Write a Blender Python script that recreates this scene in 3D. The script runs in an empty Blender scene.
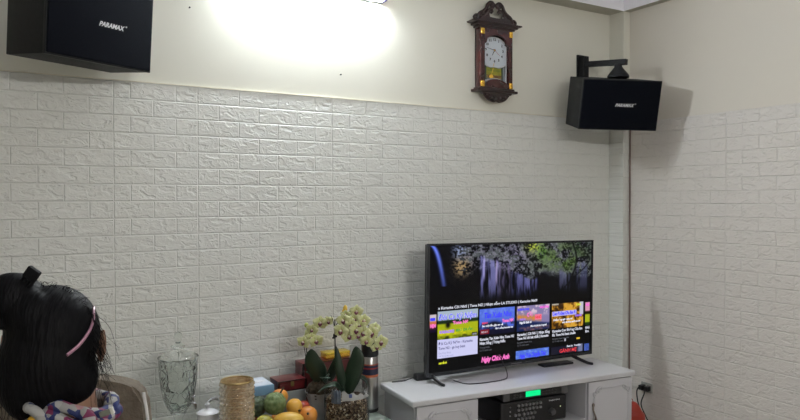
import bpy, bmesh, math, random
import numpy as np
from mathutils import Vector, Matrix, Euler
PI = math.pi
SC = bpy.context.scene
COL = SC.collection
random.seed(7)

# ------------------------------------------------------------------ camera
F_PX, YAW, PITCH, ROLL = 675.69, 0.53738, -0.015878, -0.001323
cam_d = bpy.data.cameras.new('camera'); cam = bpy.data.objects.new('camera', cam_d); COL.objects.link(cam)
cam_d.sensor_width = 36; cam_d.lens = F_PX/800*36; cam_d.clip_start = .05
_F = Vector((math.sin(YAW), math.cos(YAW), 0)); _R = Vector((math.cos(YAW), -math.sin(YAW), 0)); _U = Vector((0, 0, 1))
F2 = _F*math.cos(PITCH)+_U*math.sin(PITCH); U2 = _U*math.cos(PITCH)-_F*math.sin(PITCH)
R3 = _R*math.cos(ROLL)+U2*math.sin(ROLL); U3 = U2*math.cos(ROLL)-_R*math.sin(ROLL)
m = Matrix((R3, U3, -F2)).transposed().to_4x4(); m.translation = Vector((0, -3.24947, 1.46831)); cam.matrix_world = m
SC.camera = cam

# ------------------------------------------------------------------ world, exposure, lamp strengths
w = bpy.data.worlds.new('world'); SC.world = w; w.use_nodes = True
w.node_tree.nodes['Background'].inputs[0].default_value = (.6, .65, .7, 1); w.node_tree.nodes['Background'].inputs[1].default_value = .05
SC.view_settings.view_transform = 'Standard'; SC.view_settings.look = 'None'
SC.view_settings.gamma = 1; SC.view_settings.use_curve_mapping = False
SC.view_settings.exposure = 0.15
TUBE = 228.0      # emission of the wall lamp diffuser
REAR = 205.0      # emission of the lamp on the opposite wall
SIDE = 3.0

# ------------------------------------------------------------------ node helpers
def mat(name, col=(.8, .8, .8), rough=.5, metal=0, spec=.5, trans=0, ior=1.45, coat=0, alpha=1):
    M = bpy.data.materials.new(name); M.use_nodes = True
    b = M.node_tree.nodes['Principled BSDF']
    b.inputs['Base Color'].default_value = (*col, 1); b.inputs['Roughness'].default_value = rough
    b.inputs['Metallic'].default_value = metal; b.inputs['Specular IOR Level'].default_value = spec
    b.inputs['Transmission Weight'].default_value = trans; b.inputs['IOR'].default_value = ior
    b.inputs['Coat Weight'].default_value = coat; b.inputs['Alpha'].default_value = alpha
    return M
def nd(M, t, **k):
    n = M.node_tree.nodes.new(t)
    for a, v in k.items():
        if a.startswith('i_'): n.inputs[a[2:].replace('_', ' ')].default_value = v
        else: setattr(n, a, v)
    return n
def lk(M, a, b): M.node_tree.links.new(a, b)
def bsdf(M): return M.node_tree.nodes['Principled BSDF']
def noisy(name, c1, c2, scale=8, rough=.5, bump=0, bscale=None, metal=0, detail=4, **kw):
    M = mat(name, c1, rough, metal, **kw); tc = nd(M, 'ShaderNodeTexCoord')
    n = nd(M, 'ShaderNodeTexNoise'); n.inputs['Scale'].default_value = scale; n.inputs['Detail'].default_value = detail
    lk(M, tc.outputs['Object'], n.inputs['Vector'])
    r = nd(M, 'ShaderNodeValToRGB'); r.color_ramp.elements[0].position = .35; r.color_ramp.elements[1].position = .68
    r.color_ramp.elements[0].color = (*c1, 1); r.color_ramp.elements[1].color = (*c2, 1)
    lk(M, n.outputs['Fac'], r.inputs[0]); lk(M, r.outputs[0], bsdf(M).inputs['Base Color'])
    if bump:
        n2 = nd(M, 'ShaderNodeTexNoise'); n2.inputs['Scale'].default_value = bscale or scale*3; lk(M, tc.outputs['Object'], n2.inputs['Vector'])
        b = nd(M, 'ShaderNodeBump'); b.inputs['Strength'].default_value = bump; b.inputs['Distance'].default_value = .003
        lk(M, n2.outputs['Fac'], b.inputs['Height']); lk(M, b.outputs[0], bsdf(M).inputs['Normal'])
    return M
def emis(name, col, s=1.0):
    M = mat(name, (0.003, .003, .003), .3, spec=.2); b = bsdf(M)
    b.inputs['Emission Color'].default_value = (*col, 1); b.inputs['Emission Strength'].default_value = s
    return M
def vemis(name, s=1.0):
    M = mat(name, (0.003, .003, .004), .25, spec=.2); b = bsdf(M); a = nd(M, 'ShaderNodeVertexColor', layer_name='picture')
    lk(M, a.outputs[0], b.inputs['Emission Color']); b.inputs['Emission Strength'].default_value = s
    return M

def brick_mat(name, axis, origin, ztop, seam=None, seam_origin=None, col=(.71, .725, .71)):
    """embossed foam brick panels: 70 cm panels, 7.7 cm rows, 20 cm bricks, half-offset rows"""
    M = mat(name, col, .42, spec=.35); T = M.node_tree
    geo = nd(M, 'ShaderNodeNewGeometry'); sep = nd(M, 'ShaderNodeSeparateXYZ'); lk(M, geo.outputs['Position'], sep.inputs[0])
    def mth(op, a, b=None, c=None):
        n = nd(M, 'ShaderNodeMath', operation=op)
        for i, v in enumerate((a, b, c)):
            if v is None: continue
            if isinstance(v, (int, float)): n.inputs[i].default_value = v
            else: lk(M, v, n.inputs[i])
        return n.outputs[0]
    X = sep.outputs[0] if axis == 'x' else mth('MULTIPLY', sep.outputs[1], -1)
    Z = mth('SUBTRACT', ztop, sep.outputs[2])
    rowf = mth('DIVIDE', Z, .077); row = mth('FLOOR', rowf); fr = mth('FRACT', rowf)
    par = mth('FLOORED_MODULO', row, 2)
    u = mth('FLOORED_MODULO', mth('SUBTRACT', X, origin), .7)
    if seam is not None:
        left = mth('LESS_THAN', X, seam)
        u2 = mth('FLOORED_MODULO', mth('SUBTRACT', X, seam_origin), .7)
        u = mth('ADD', mth('MULTIPLY', u, mth('SUBTRACT', 1, left)), mth('MULTIPLY', u2, left))
        par = mth('ABSOLUTE', mth('SUBTRACT', par, left))
    off = mth('MULTIPLY', par, .1)
    k = mth('DIVIDE', mth('ADD', u, off), .2); bx = mth('FRACT', k)
    dx = mth('MULTIPLY', mth('MINIMUM', bx, mth('SUBTRACT', 1, bx)), .24)
    de = mth('MULTIPLY', mth('MINIMUM', u, mth('SUBTRACT', .7, u)), 1.6)
    dz = mth('MULTIPLY', mth('MINIMUM', fr, mth('SUBTRACT', 1, fr)), .077)
    d = mth('MINIMUM', mth('MINIMUM', dx, de), dz)
    prof = nd(M, 'ShaderNodeMapRange', interpolation_type='SMOOTHSTEP'); prof.inputs['From Min'].default_value = .0005; prof.inputs['From Max'].default_value = .005
    lk(M, d, prof.inputs['Value'])
    # chiselled relief, repeating from panel to panel
    cv = nd(M, 'ShaderNodeCombineXYZ'); lk(M, u, cv.inputs[0]); lk(M, mth('FLOORED_MODULO', Z, .77), cv.inputs[1])
    mp = nd(M, 'ShaderNodeMapping'); mp.inputs['Rotation'].default_value = (0, 0, .5); mp.inputs['Scale'].default_value = (1, 1.8, 1); lk(M, cv.outputs[0], mp.inputs[0])
    n1 = nd(M, 'ShaderNodeTexNoise'); n1.inputs['Scale'].default_value = 17; n1.inputs['Detail'].default_value = 3; n1.inputs['Roughness'].default_value = .55; n1.inputs['Distortion'].default_value = .5
    lk(M, mp.outputs[0], n1.inputs['Vector'])
    ridge = mth('SUBTRACT', 1, mth('MULTIPLY', mth('ABSOLUTE', mth('SUBTRACT', n1.outputs['Fac'], .5)), 7)); ridge = mth('MAXIMUM', ridge, 0)
    n2 = nd(M, 'ShaderNodeTexNoise'); n2.inputs['Scale'].default_value = 60; n2.inputs['Detail'].default_value = 3; lk(M, cv.outputs[0], n2.inputs['Vector'])
    rel = mth('ADD', mth('MULTIPLY', ridge, .75), mth('MULTIPLY', n2.outputs['Fac'], .45))
    rel = mth('ADD', rel, mth('MULTIPLY', n1.outputs['Fac'], 2.2))
    hgt = mth('MULTIPLY', mth('ADD', .42, mth('MULTIPLY', prof.outputs[0], .58)), rel)
    bp = nd(M, 'ShaderNodeBump'); bp.inputs['Strength'].default_value = .9; bp.inputs['Distance'].default_value = .0030
    lk(M, hgt, bp.inputs['Height']); lk(M, bp.outputs[0], bsdf(M).inputs['Normal'])
    # joints collect dirt: slightly darker line of its own, faint yellowing of panels
    g = nd(M, 'ShaderNodeMapRange'); g.inputs['From Min'].default_value = .0; g.inputs['From Max'].default_value = .003; g.inputs['To Min'].default_value = .95; g.inputs['To Max'].default_value = 1
    lk(M, d, g.inputs['Value'])
    n3 = nd(M, 'ShaderNodeTexNoise'); n3.inputs['Scale'].default_value = 1.3; lk(M, geo.outputs['Position'], n3.inputs['Vector'])
    mx = nd(M, 'ShaderNodeMix', data_type='RGBA'); mx.inputs[6].default_value = (*col, 1); mx.inputs[7].default_value = (col[0]*1.0, col[1]*.985, col[2]*.93, 1)
    lk(M, n3.outputs['Fac'], mx.inputs[0])
    mu = nd(M, 'ShaderNodeMix', data_type='RGBA', blend_type='MULTIPLY'); mu.inputs[0].default_value = 1
    lk(M, mx.outputs[2], mu.inputs[6]); lk(M, g.outputs[0], mu.inputs[7]); lk(M, mu.outputs[2], bsdf(M).inputs['Base Color'])
    return M

# ------------------------------------------------------------------ mesh helpers
def new(): return bmesh.new()
def obj(name, bm, M=None, parent=None, smooth=True, angle=.6):
    me = bpy.data.meshes.new(name)
    bmesh.ops.recalc_face_normals(bm, faces=bm.faces[:])
    if smooth:
        for f in bm.faces: f.smooth = True
        for e in bm.edges:
            if len(e.link_faces) == 2 and e.calc_face_angle(0) > angle: e.smooth = False
    bm.to_mesh(me); bm.free()
    o = bpy.data.objects.new(name, me); COL.objects.link(o)
    if M: me.materials.append(M)
    if parent: o.parent = parent
    return o
def tag(o, label, cat, group=None, kind=None):
    o['label'] = label; o['category'] = cat
    if group: o['group'] = group
    if kind: o['kind'] = kind
    return o
def thing(name, label, cat, loc=(0, 0, 0), rz=0, group=None, rot=None):
    o = bpy.data.objects.new(name, None); COL.objects.link(o); o.location = loc
    o.rotation_euler = rot if rot else (0, 0, rz); o.empty_display_size = .05
    return tag(o, label, cat, group)
def box(bm, x0, x1, y0, y1, z0, z1, bev=0, seg=2, mx=None):
    r = bmesh.ops.create_cube(bm, size=1); vs = r['verts']
    for v in vs: v.co = Vector((x0+(v.co.x+.5)*(x1-x0), y0+(v.co.y+.5)*(y1-y0), z0+(v.co.z+.5)*(z1-z0)))
    if bev:
        es = list({e for v in vs for e in v.link_edges})
        rr = bmesh.ops.bevel(bm, geom=es, offset=bev, segments=seg, affect='EDGES', profile=.6)
        vs = list({v for f in rr['faces'] for v in f.verts} | {v for v in vs if v.is_valid})
    if mx is not None:
        for v in vs: v.co = mx @ v.co
    return vs
def lathe(bm, prof, cx=0, cy=0, n=32, fn=None, cap=True):
    rings = []
    for r, z in prof:
        ring = []
        for i in range(n):
            a = 2*PI*i/n; rr = fn(r, z, a) if fn else r
            ring.append(bm.verts.new((cx+rr*math.cos(a), cy+rr*math.sin(a), z)))
        rings.append(ring)
    for a, b in zip(rings, rings[1:]):
        for i in range(n): bm.faces.new((a[i], a[(i+1) % n], b[(i+1) % n], b[i]))
    if cap:
        for ring in (rings[0], rings[-1]):
            try: bm.faces.new(ring)
            except ValueError: pass
    return rings
def smooth_path(pts, sub=6):
    P = [Vector(p) for p in pts]
    if len(P) < 3: return P
    Q = [P[0]*2-P[1]]+P+[P[-1]*2-P[-2]]; out = []
    for i in range(1, len(Q)-2):
        for k in range(sub):
            t = k/sub; a, b, c, d = Q[i-1:i+3]
            out.append(.5*((2*b)+(c-a)*t+(2*a-5*b+4*c-d)*t*t+(3*b-a-3*c+d)*t**3))
    out.append(P[-1]); return out
def tube(bm, pts, r, n=8, sub=6, r2=None, flat=1.0):
    P = smooth_path(pts, sub); rings = []; up = Vector((0, 0, 1)); prev = None
    for i, p in enumerate(P):
        d = (P[min(i+1, len(P)-1)]-P[max(i-1, 0)]).normalized()
        a = (up if prev is None else prev)
        a = a-d*a.dot(d)
        if a.length < 1e-4: a = Vector((1, 0, 0))-d*d.x
        a.normalize(); prev = a; b = d.cross(a)
        t = i/(len(P)-1); rr = r if r2 is None else (r2(t) if callable(r2) else r+(r2-r)*t)
        rings.append([bm.verts.new(p+(a*math.cos(2*PI*k/n)+b*math.sin(2*PI*k/n)*flat)*rr) for k in range(n)])
    for A, B in zip(rings, rings[1:]):
        for k in range(n): bm.faces.new((A[k], A[(k+1) % n], B[(k+1) % n], B[k]))
    bm.faces.new(rings[0]); bm.faces.new(rings[-1][::-1])
def ellip(bm, c, r, seg=24, ring=14, rot=None, fn=None):
    res = bmesh.ops.create_uvsphere(bm, u_segments=seg, v_segments=ring, radius=1)
    for v in res['verts']:
        p = v.co.copy()
        if fn: p = p*fn(p)
        p = Vector((p.x*r[0], p.y*r[1], p.z*r[2]))
        if rot is not None: p = rot @ p
        v.co = p+Vector(c)
    return res['verts']
def capsule(bm, a, b, ra, rb, n=16, k=5):
    a = Vector(a); b = Vector(b); d = (b-a); L = d.length; d.normalize()
    prof = [(ra*math.sin(PI/2*i/k), -ra*math.cos(PI/2*i/k)) for i in range(k)]+[(ra, 0)]
    prof += [(rb, L)]+[(rb*math.cos(PI/2*i/k), L+rb*math.sin(PI/2*i/k)) for i in range(1, k+1)]
    prof[0] = (ra*.02, -ra); prof[-1] = (rb*.02, L+rb)
    q = d.to_track_quat('Z', 'Y'); b2 = bmesh.new(); lathe(b2, prof, n=n)
    for v in b2.verts: v.co = q @ v.co + a
    me = bpy.data.meshes.new('tmp'); b2.to_mesh(me); b2.free(); bm.from_mesh(me); bpy.data.meshes.remove(me)
def extrude_poly(bm, pts, y0, y1):
    """polygon in x,z extruded along y"""
    A = [bm.verts.new((x, y0, z)) for x, z in pts]; B = [bm.verts.new((x, y1, z)) for x, z in pts]
    bm.faces.new(A); bm.faces.new(B[::-1]); n = len(pts)
    for i in range(n): bm.faces.new((A[i], B[i], B[(i+1) % n], A[(i+1) % n]))
def text(name, s, size, M, parent, loc, rot=(PI/2, 0, 0), ext=.0006, width=None, shear=0, bold=0, align='LEFT', squash=None):
    c = bpy.data.curves.new(name, 'FONT'); c.body = s; c.size = size; c.extrude = ext; c.shear = shear; c.offset = bold; c.align_x = align
    c.resolution_u = 3
    t = bpy.data.objects.new('tmp_text', c); COL.objects.link(t); bpy.context.view_layer.update()
    me = bpy.data.meshes.new_from_object(t.evaluated_get(bpy.context.evaluated_depsgraph_get()))
    bpy.data.objects.remove(t); bpy.data.curves.remove(c); me.name = name
    if width:
        xs = [v.co.x for v in me.vertices]; k = width/(max(xs)-min(xs)); ymn = 0
        for v in me.vertices: v.co.x *= k
    me.materials.clear(); me.materials.append(M)
    o = bpy.data.objects.new(name, me); COL.objects.link(o); o.parent = parent; o.location = loc; o.rotation_euler = rot
    return o
def dup(root, loc=None, label=None, rot=None, group=None, scale=None):
    r = root.copy(); COL.objects.link(r)
    if loc is not None: r.location = loc
    if rot is not None: r.rotation_euler = rot
    if label: r['label'] = label
    if group: r['group'] = group
    if scale: r.scale = scale
    for ch in list(root.children):
        c = ch.copy(); COL.objects.link(c); c.parent = r
        for g in list(ch.children):
            d = g.copy(); COL.objects.link(d); d.parent = c
    return r
def struct(name, bm, M, **k):
    o = obj(name, bm, M, smooth=False); o['kind'] = 'structure'; return o
def remesh(o, vox, smooth=6):
    md = o.modifiers.new('remesh', 'REMESH'); md.mode = 'VOXEL'; md.voxel_size = vox; md.use_smooth_shade = True
    s = o.modifiers.new('smooth', 'SMOOTH'); s.factor = .5; s.iterations = smooth

# numpy value noise
def vnoise(h, w, fy, fx, seed):
    rs = np.random.RandomState(seed); g = rs.rand(int(fy)+2, int(fx)+2)
    y = np.linspace(0, fy-1e-4, h); x = np.linspace(0, fx-1e-4, w)
    yi = y.astype(int); xi = x.astype(int); ty = (y-yi)[:, None]; tx = (x-xi)[None, :]
    ty = ty*ty*(3-2*ty); tx = tx*tx*(3-2*tx)
    a = g[yi][:, xi]; b = g[yi][:, xi+1]; c = g[yi+1][:, xi]; d = g[yi+1][:, xi+1]
    return (a*(1-tx)+b*tx)*(1-ty)+(c*(1-tx)+d*tx)*ty
def fbm(h, w, fy, fx, seed, o=4):
    s = 0; a = 1; t = 0
    for k in range(o): s = s+a*vnoise(h, w, fy*2**k, fx*2**k, seed+k); t += a; a *= .55
    return s/t
def picture(name, u0, u1, v0, v1, arr, M, parent, y):
    """flat grid on a screen with a colour per vertex; arr[row from top, col, rgb]"""
    h, w = arr.shape[:2]
    xs = np.linspace(u0, u1, w); zs = np.linspace(v1, v0, h)
    co = np.zeros((h, w, 3)); co[..., 0] = xs[None]; co[..., 1] = y; co[..., 2] = zs[:, None]
    idx = np.arange(h*w).reshape(h, w)
    fc = np.stack([idx[:-1, :-1], idx[1:, :-1], idx[1:, 1:], idx[:-1, 1:]], -1).reshape(-1, 4)
    me = bpy.data.meshes.new(name); me.from_pydata(co.reshape(-1, 3).tolist(), [], fc.tolist())
    a = me.color_attributes.new('picture', 'FLOAT_COLOR', 'POINT')
    c = np.ones((h*w, 4)); c[:, :3] = np.clip(arr.reshape(-1, 3), 0, 1)**2.2
    a.data.foreach_set('color', c.ravel().astype(np.float32)); me.materials.append(M)
    o = bpy.data.objects.new(name, me); COL.objects.link(o); o.parent = parent
    return o

# ------------------------------------------------------------------ materials
def paint(name, c, c2):
    return noisy(name, c, c2, scale=1.1, rough=.7, bump=.05, bscale=90)
M_cream = paint('cream_wall_paint', (.70, .69, .61), (.72, .71, .625))
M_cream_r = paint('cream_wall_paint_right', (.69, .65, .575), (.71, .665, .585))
M_white_paint = mat('white_ceiling_paint', (.84, .83, .88), .7)
M_soffit = paint('grey_cream_soffit', (.47, .455, .39), (.48, .46, .39))
M_brick_b = brick_mat('white_foam_brick', 'x', .818, 2.0, seam=.475, seam_origin=.447)
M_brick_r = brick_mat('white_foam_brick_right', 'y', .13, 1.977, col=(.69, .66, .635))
M_trimline = mat('cream_panel_edge', (.66, .62, .5), .6)
M_floor = noisy('beige_floor_tile', (.35, .31, .26), (.42, .38, .32), scale=3, rough=.3)
M_black = mat('black_plastic', (.012, .012, .014), .35)
M_blackm = mat('matt_black_metal', (.012, .013, .015), .5, spec=.3)
M_spk = noisy('black_vinyl_cabinet', (.009, .010, .011), (.014, .015, .016), 60, .6, .3, 300, spec=.25)
M_grille = noisy('black_speaker_cloth', (.002, .003, .006), (.004, .005, .009), 200, .9, .5, 500, spec=.1)
M_logo = mat('silver_lettering', (.75, .76, .78), .35, metal=.2)
M_wood = noisy('dark_mahogany', (.03, .007, .008), (.07, .014, .014), 14, .25, coat=.4)
M_wooddark = noisy('black_brown_carved_wood', (.010, .004, .004), (.028, .010, .009), 18, .3, coat=.3)
M_gold = mat('gold_metal', (.85, .52, .08), .25, metal=.9)
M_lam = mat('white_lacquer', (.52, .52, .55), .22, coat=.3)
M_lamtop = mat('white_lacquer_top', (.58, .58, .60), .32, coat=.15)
M_steel = noisy('brushed_steel', (.35, .34, .33), (.5, .49, .48), 3, .28, metal=.95)

# ------------------------------------------------------------------ structure
XR, ZC, CX, CY = 3.665, 3.02, 3.605, -.122
XL, YF = -2.6, -5.6
def slab(name, *a, M): 
    b = new(); box(b, *a); return struct(name, b, M)
slab('floor', XL-.1, XR+.1, YF-.1, .1, -.1, 0, M=M_floor)
slab('ceiling', XL-.1, XR+.1, YF-.1, .1, ZC, ZC+.1, M=M_white_paint)
slab('wall_back', XL-.1, XR+.1, 0, .1, 0, ZC, M=M_cream)
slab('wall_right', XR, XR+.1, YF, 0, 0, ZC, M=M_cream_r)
slab('wall_left', XL-.1, XL, YF, 0, 0, ZC, M=M_cream)
slab('wall_front', XL-.1, XR+.1, YF-.1, YF, 0, ZC, M=M_cream)
slab('trim_1', XL, CX-.006, -.007, 0, 0, 2.0, M=M_brick_b)           # foam brick cladding, back wall
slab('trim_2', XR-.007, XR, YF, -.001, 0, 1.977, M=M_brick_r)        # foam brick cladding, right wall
b = new(); box(b, CX, XR, CY, 0, 0, ZC); col_o = struct('trim_3', b, M_cream)     # corner pier
b = new(); box(b, CX-.005, XR-.007, CY-.005, -.007, 0, 1.985); struct('trim_4', b, M_brick_b)
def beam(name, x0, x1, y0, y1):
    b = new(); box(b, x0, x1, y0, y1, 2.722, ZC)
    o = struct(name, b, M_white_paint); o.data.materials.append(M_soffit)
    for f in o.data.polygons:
        if f.normal.z < -.5: f.material_index = 1  # undersides take a darker grey-cream than the beam faces
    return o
beam('trim_5', XL, CX, CY, 0)
beam('trim_6', CX, XR, YF, CY)
b = new(); box(b, XL, CX-.006, -.0085, 0, 2.0, 2.004); struct('trim_7', b, M_trimline)

# brown cable hanging down the corner
b = new(); tube(b, [(XR-.012, -.132-.006, 1.93), (XR-.013, -.134-.005, 1.4), (XR-.012, -.136-.005, .9), (XR-.014, -.135-.005, .3), (XR-.013, -.14, .02)], .004, 6)
tag(obj('cable', b, mat('brown_cable', (.20, .13, .11), .6)), 'thin brown cable running straight down the room corner', 'cable')

# ------------------------------------------------------------------ lamp on the back wall (and its twin on the opposite wall)
M_lampbody = mat('lamp_housing', (.7, .72, .8), .4)
M_lampcap = mat('violet_grey_end_cap', (.18, .17, .38), .4)
def wall_lamp(label, loc, rz, L, M):
    t = thing('tube_lamp', label, 'lamp', loc, rz)
    b = new(); box(b, -L/2, L/2, -.022, 0, -.03, .03, .004); obj('housing', b, M_lampbody, t)
    b = new(); pr = [(-.026, -.0225)]+[(-.028*math.cos(PI*i/12), -.022-.034*math.sin(PI*i/12)) for i in range(13)]
    A = [[b.verts.new((x, y, z)) for z, y in pr] for x in (-L/2+.02, L/2-.02)]
    n = len(pr)
    for i in range(n): b.faces.new((A[0][i], A[0][(i+1) % n], A[1][(i+1) % n], A[1][i]))
    b.faces.new(A[0]); b.faces.new(A[1])
    obj('diffuser', b, M, t)
    for s in (-1, 1):
        b = new(); box(b, s*L/2-.02 if s > 0 else -L/2, L/2 if s > 0 else -L/2+.02, -.06, -.001, -.032, .032, .006)
        obj('end_cap', b, M_lampcap, t)
    return t
wall_lamp('lit white batten lamp mounted high on the back wall, left of the clock', (1.395, 0, 2.572), 0, .86, emis('lamp_glow', (.90, .97, 1), TUBE))
wall_lamp('lit LED batten lamp on the opposite wall, behind the viewer', (1.25, YF, 2.45), PI, 1.2, emis('lamp_glow_rear', (1, .98, .95), REAR))

# small nails in the upper wall
for i, (x, z, lb) in enumerate(((.783, 2.369, 'small dark nail in the wall beside the left loudspeaker'), (1.567, 2.128, 'small dark nail in the wall between the lamp and the brick cladding'))):
    b = new(); capsule(b, (x, .004, z), (x, -.012, z), .0022, .0025, 8, 3); ellip(b, (x, -.013, z), (.0042, .002, .0042), 10, 6)
    tag(obj('nail', b, M_blackm), lb, 'nail')

# ------------------------------------------------------------------ loudspeakers
def speaker(label, loc, yaw, pitch, roll, W, H, D, logo_dx, taper=.02, logo_w=.112):
    t = bpy.data.objects.new('loudspeaker', None); COL.objects.link(t); t.location = loc
    t.matrix_world = Matrix.Translation(loc) @ Matrix.Rotation(yaw, 4, 'Z') @ Matrix.Rotation(pitch, 4, 'X') @ Matrix.Rotation(roll, 4, 'Y')
    tag(t, label, 'speaker')
    b = new(); vs = box(b, -W/2, W/2, .012, D, -H/2, H/2, .004)
    for v in b.verts: v.co.x *= 1-(v.co.y/D)*taper*2/W
    obj('cabinet', b, M_spk, t)
    b = new(); box(b, -W/2+.004, W/2-.004, -.004, .012, -H/2+.005, H/2-.005, .006, 3); obj('grille', b, M_grille, t)
    b = new()
    for s in (-1, 1): 
        z = s*(H/2-.004); box(b, -W/2-.001, W/2+.001, .002, .016, z-.005, z+.005, .002)
        x = s*(W/2-.004); box(b, x-.005, x+.005, .002, .016, -H/2, H/2, .002)
    obj('edge_frame', b, M_blackm, t)
    tx = text('logo', 'PARAMAX', .026, M_logo, t, (logo_dx-logo_w/2, -.0042, -.009), width=logo_w, shear=.35, bold=.0007, ext=.0008)
    text('trademark', '®', .009, M_logo, t, (logo_dx+logo_w/2+.005, -.0042, .006))
    b = new(); box(b, -.07, .07, D, D+.006, -.06, .06, .002); 
    for sx in (-1, 1):
        for sz in (-1, 1): lathe_b = ellip(b, (sx*.055, D+.007, sz*.045), (.006, .004, .006), 10, 6)
    obj('terminal_plate', b, M_black, t)
    return t
SR = speaker('black loudspeaker on a wall bracket in the right corner', (3.228, -.428, 2.033), -.386, .221, .010, .50, .30, .28, .024, taper=.029, logo_w=.122)
SL = speaker('large black loudspeaker at the top left of the wall, cut off by the photo edge', (.363, -.375, 2.155), .523, .087, -.010, .47, .305, .25, .036, taper=.004, logo_w=.117)
def bracket(label, wall_xz, arm_pts, plate, foot):
    t = thing('speaker_bracket', label, 'bracket', (wall_xz[0], 0, wall_xz[1]))
    b = new(); box(b, -.032, .032, -.012, 0, -.09, .075, .003); box(b, -.022, .022, -.06, -.008, -.085, .06, .003)
    obj('wall_plate', b, M_blackm, t)
    o = Vector((wall_xz[0], 0, wall_xz[1]))
    b = new(); P = [Vector(p)-o for p in arm_pts]; d = (P[1]-P[0]); q = d.to_track_quat('X', 'Z').to_matrix().to_4x4(); q.translation = P[0]
    box(b, 0, d.length, -.014, .014, -.018, .018, .002, 2, q); obj('arm', b, M_blackm, t)
    b = new(); F = Vector(foot)-o; c = Vector((F.x, F.y, P[1].z))
    ring0 = [(.022, c.z-.012), (.024, c.z-.032), (.06, F.z+.022), (.066, F.z+.012), (.066, F.z)]
    lathe(b, [(r, z) for r, z in ring0], c.x, c.y, 4 if False else 24); obj('swivel_cone', b, M_blackm, t)
    for k in (-.05, .05):
        b = new(); ellip(b, (.0, -.014, k-.005), (.007, .005, .007), 10, 6); obj('bolt', b, M_blackm, t)
    return t
bracket('black steel wall bracket holding the right corner loudspeaker', (3.325, 2.345), [(3.328, -.05, 2.352), (3.388, -.335, 2.325)], 0, (3.345, -.305, 2.226))
bracket('black steel wall bracket above the left loudspeaker', (.22, 2.47), [(.22, -.05, 2.475), (.30, -.26, 2.45)], 0, (.30, -.23, 2.345))

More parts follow.
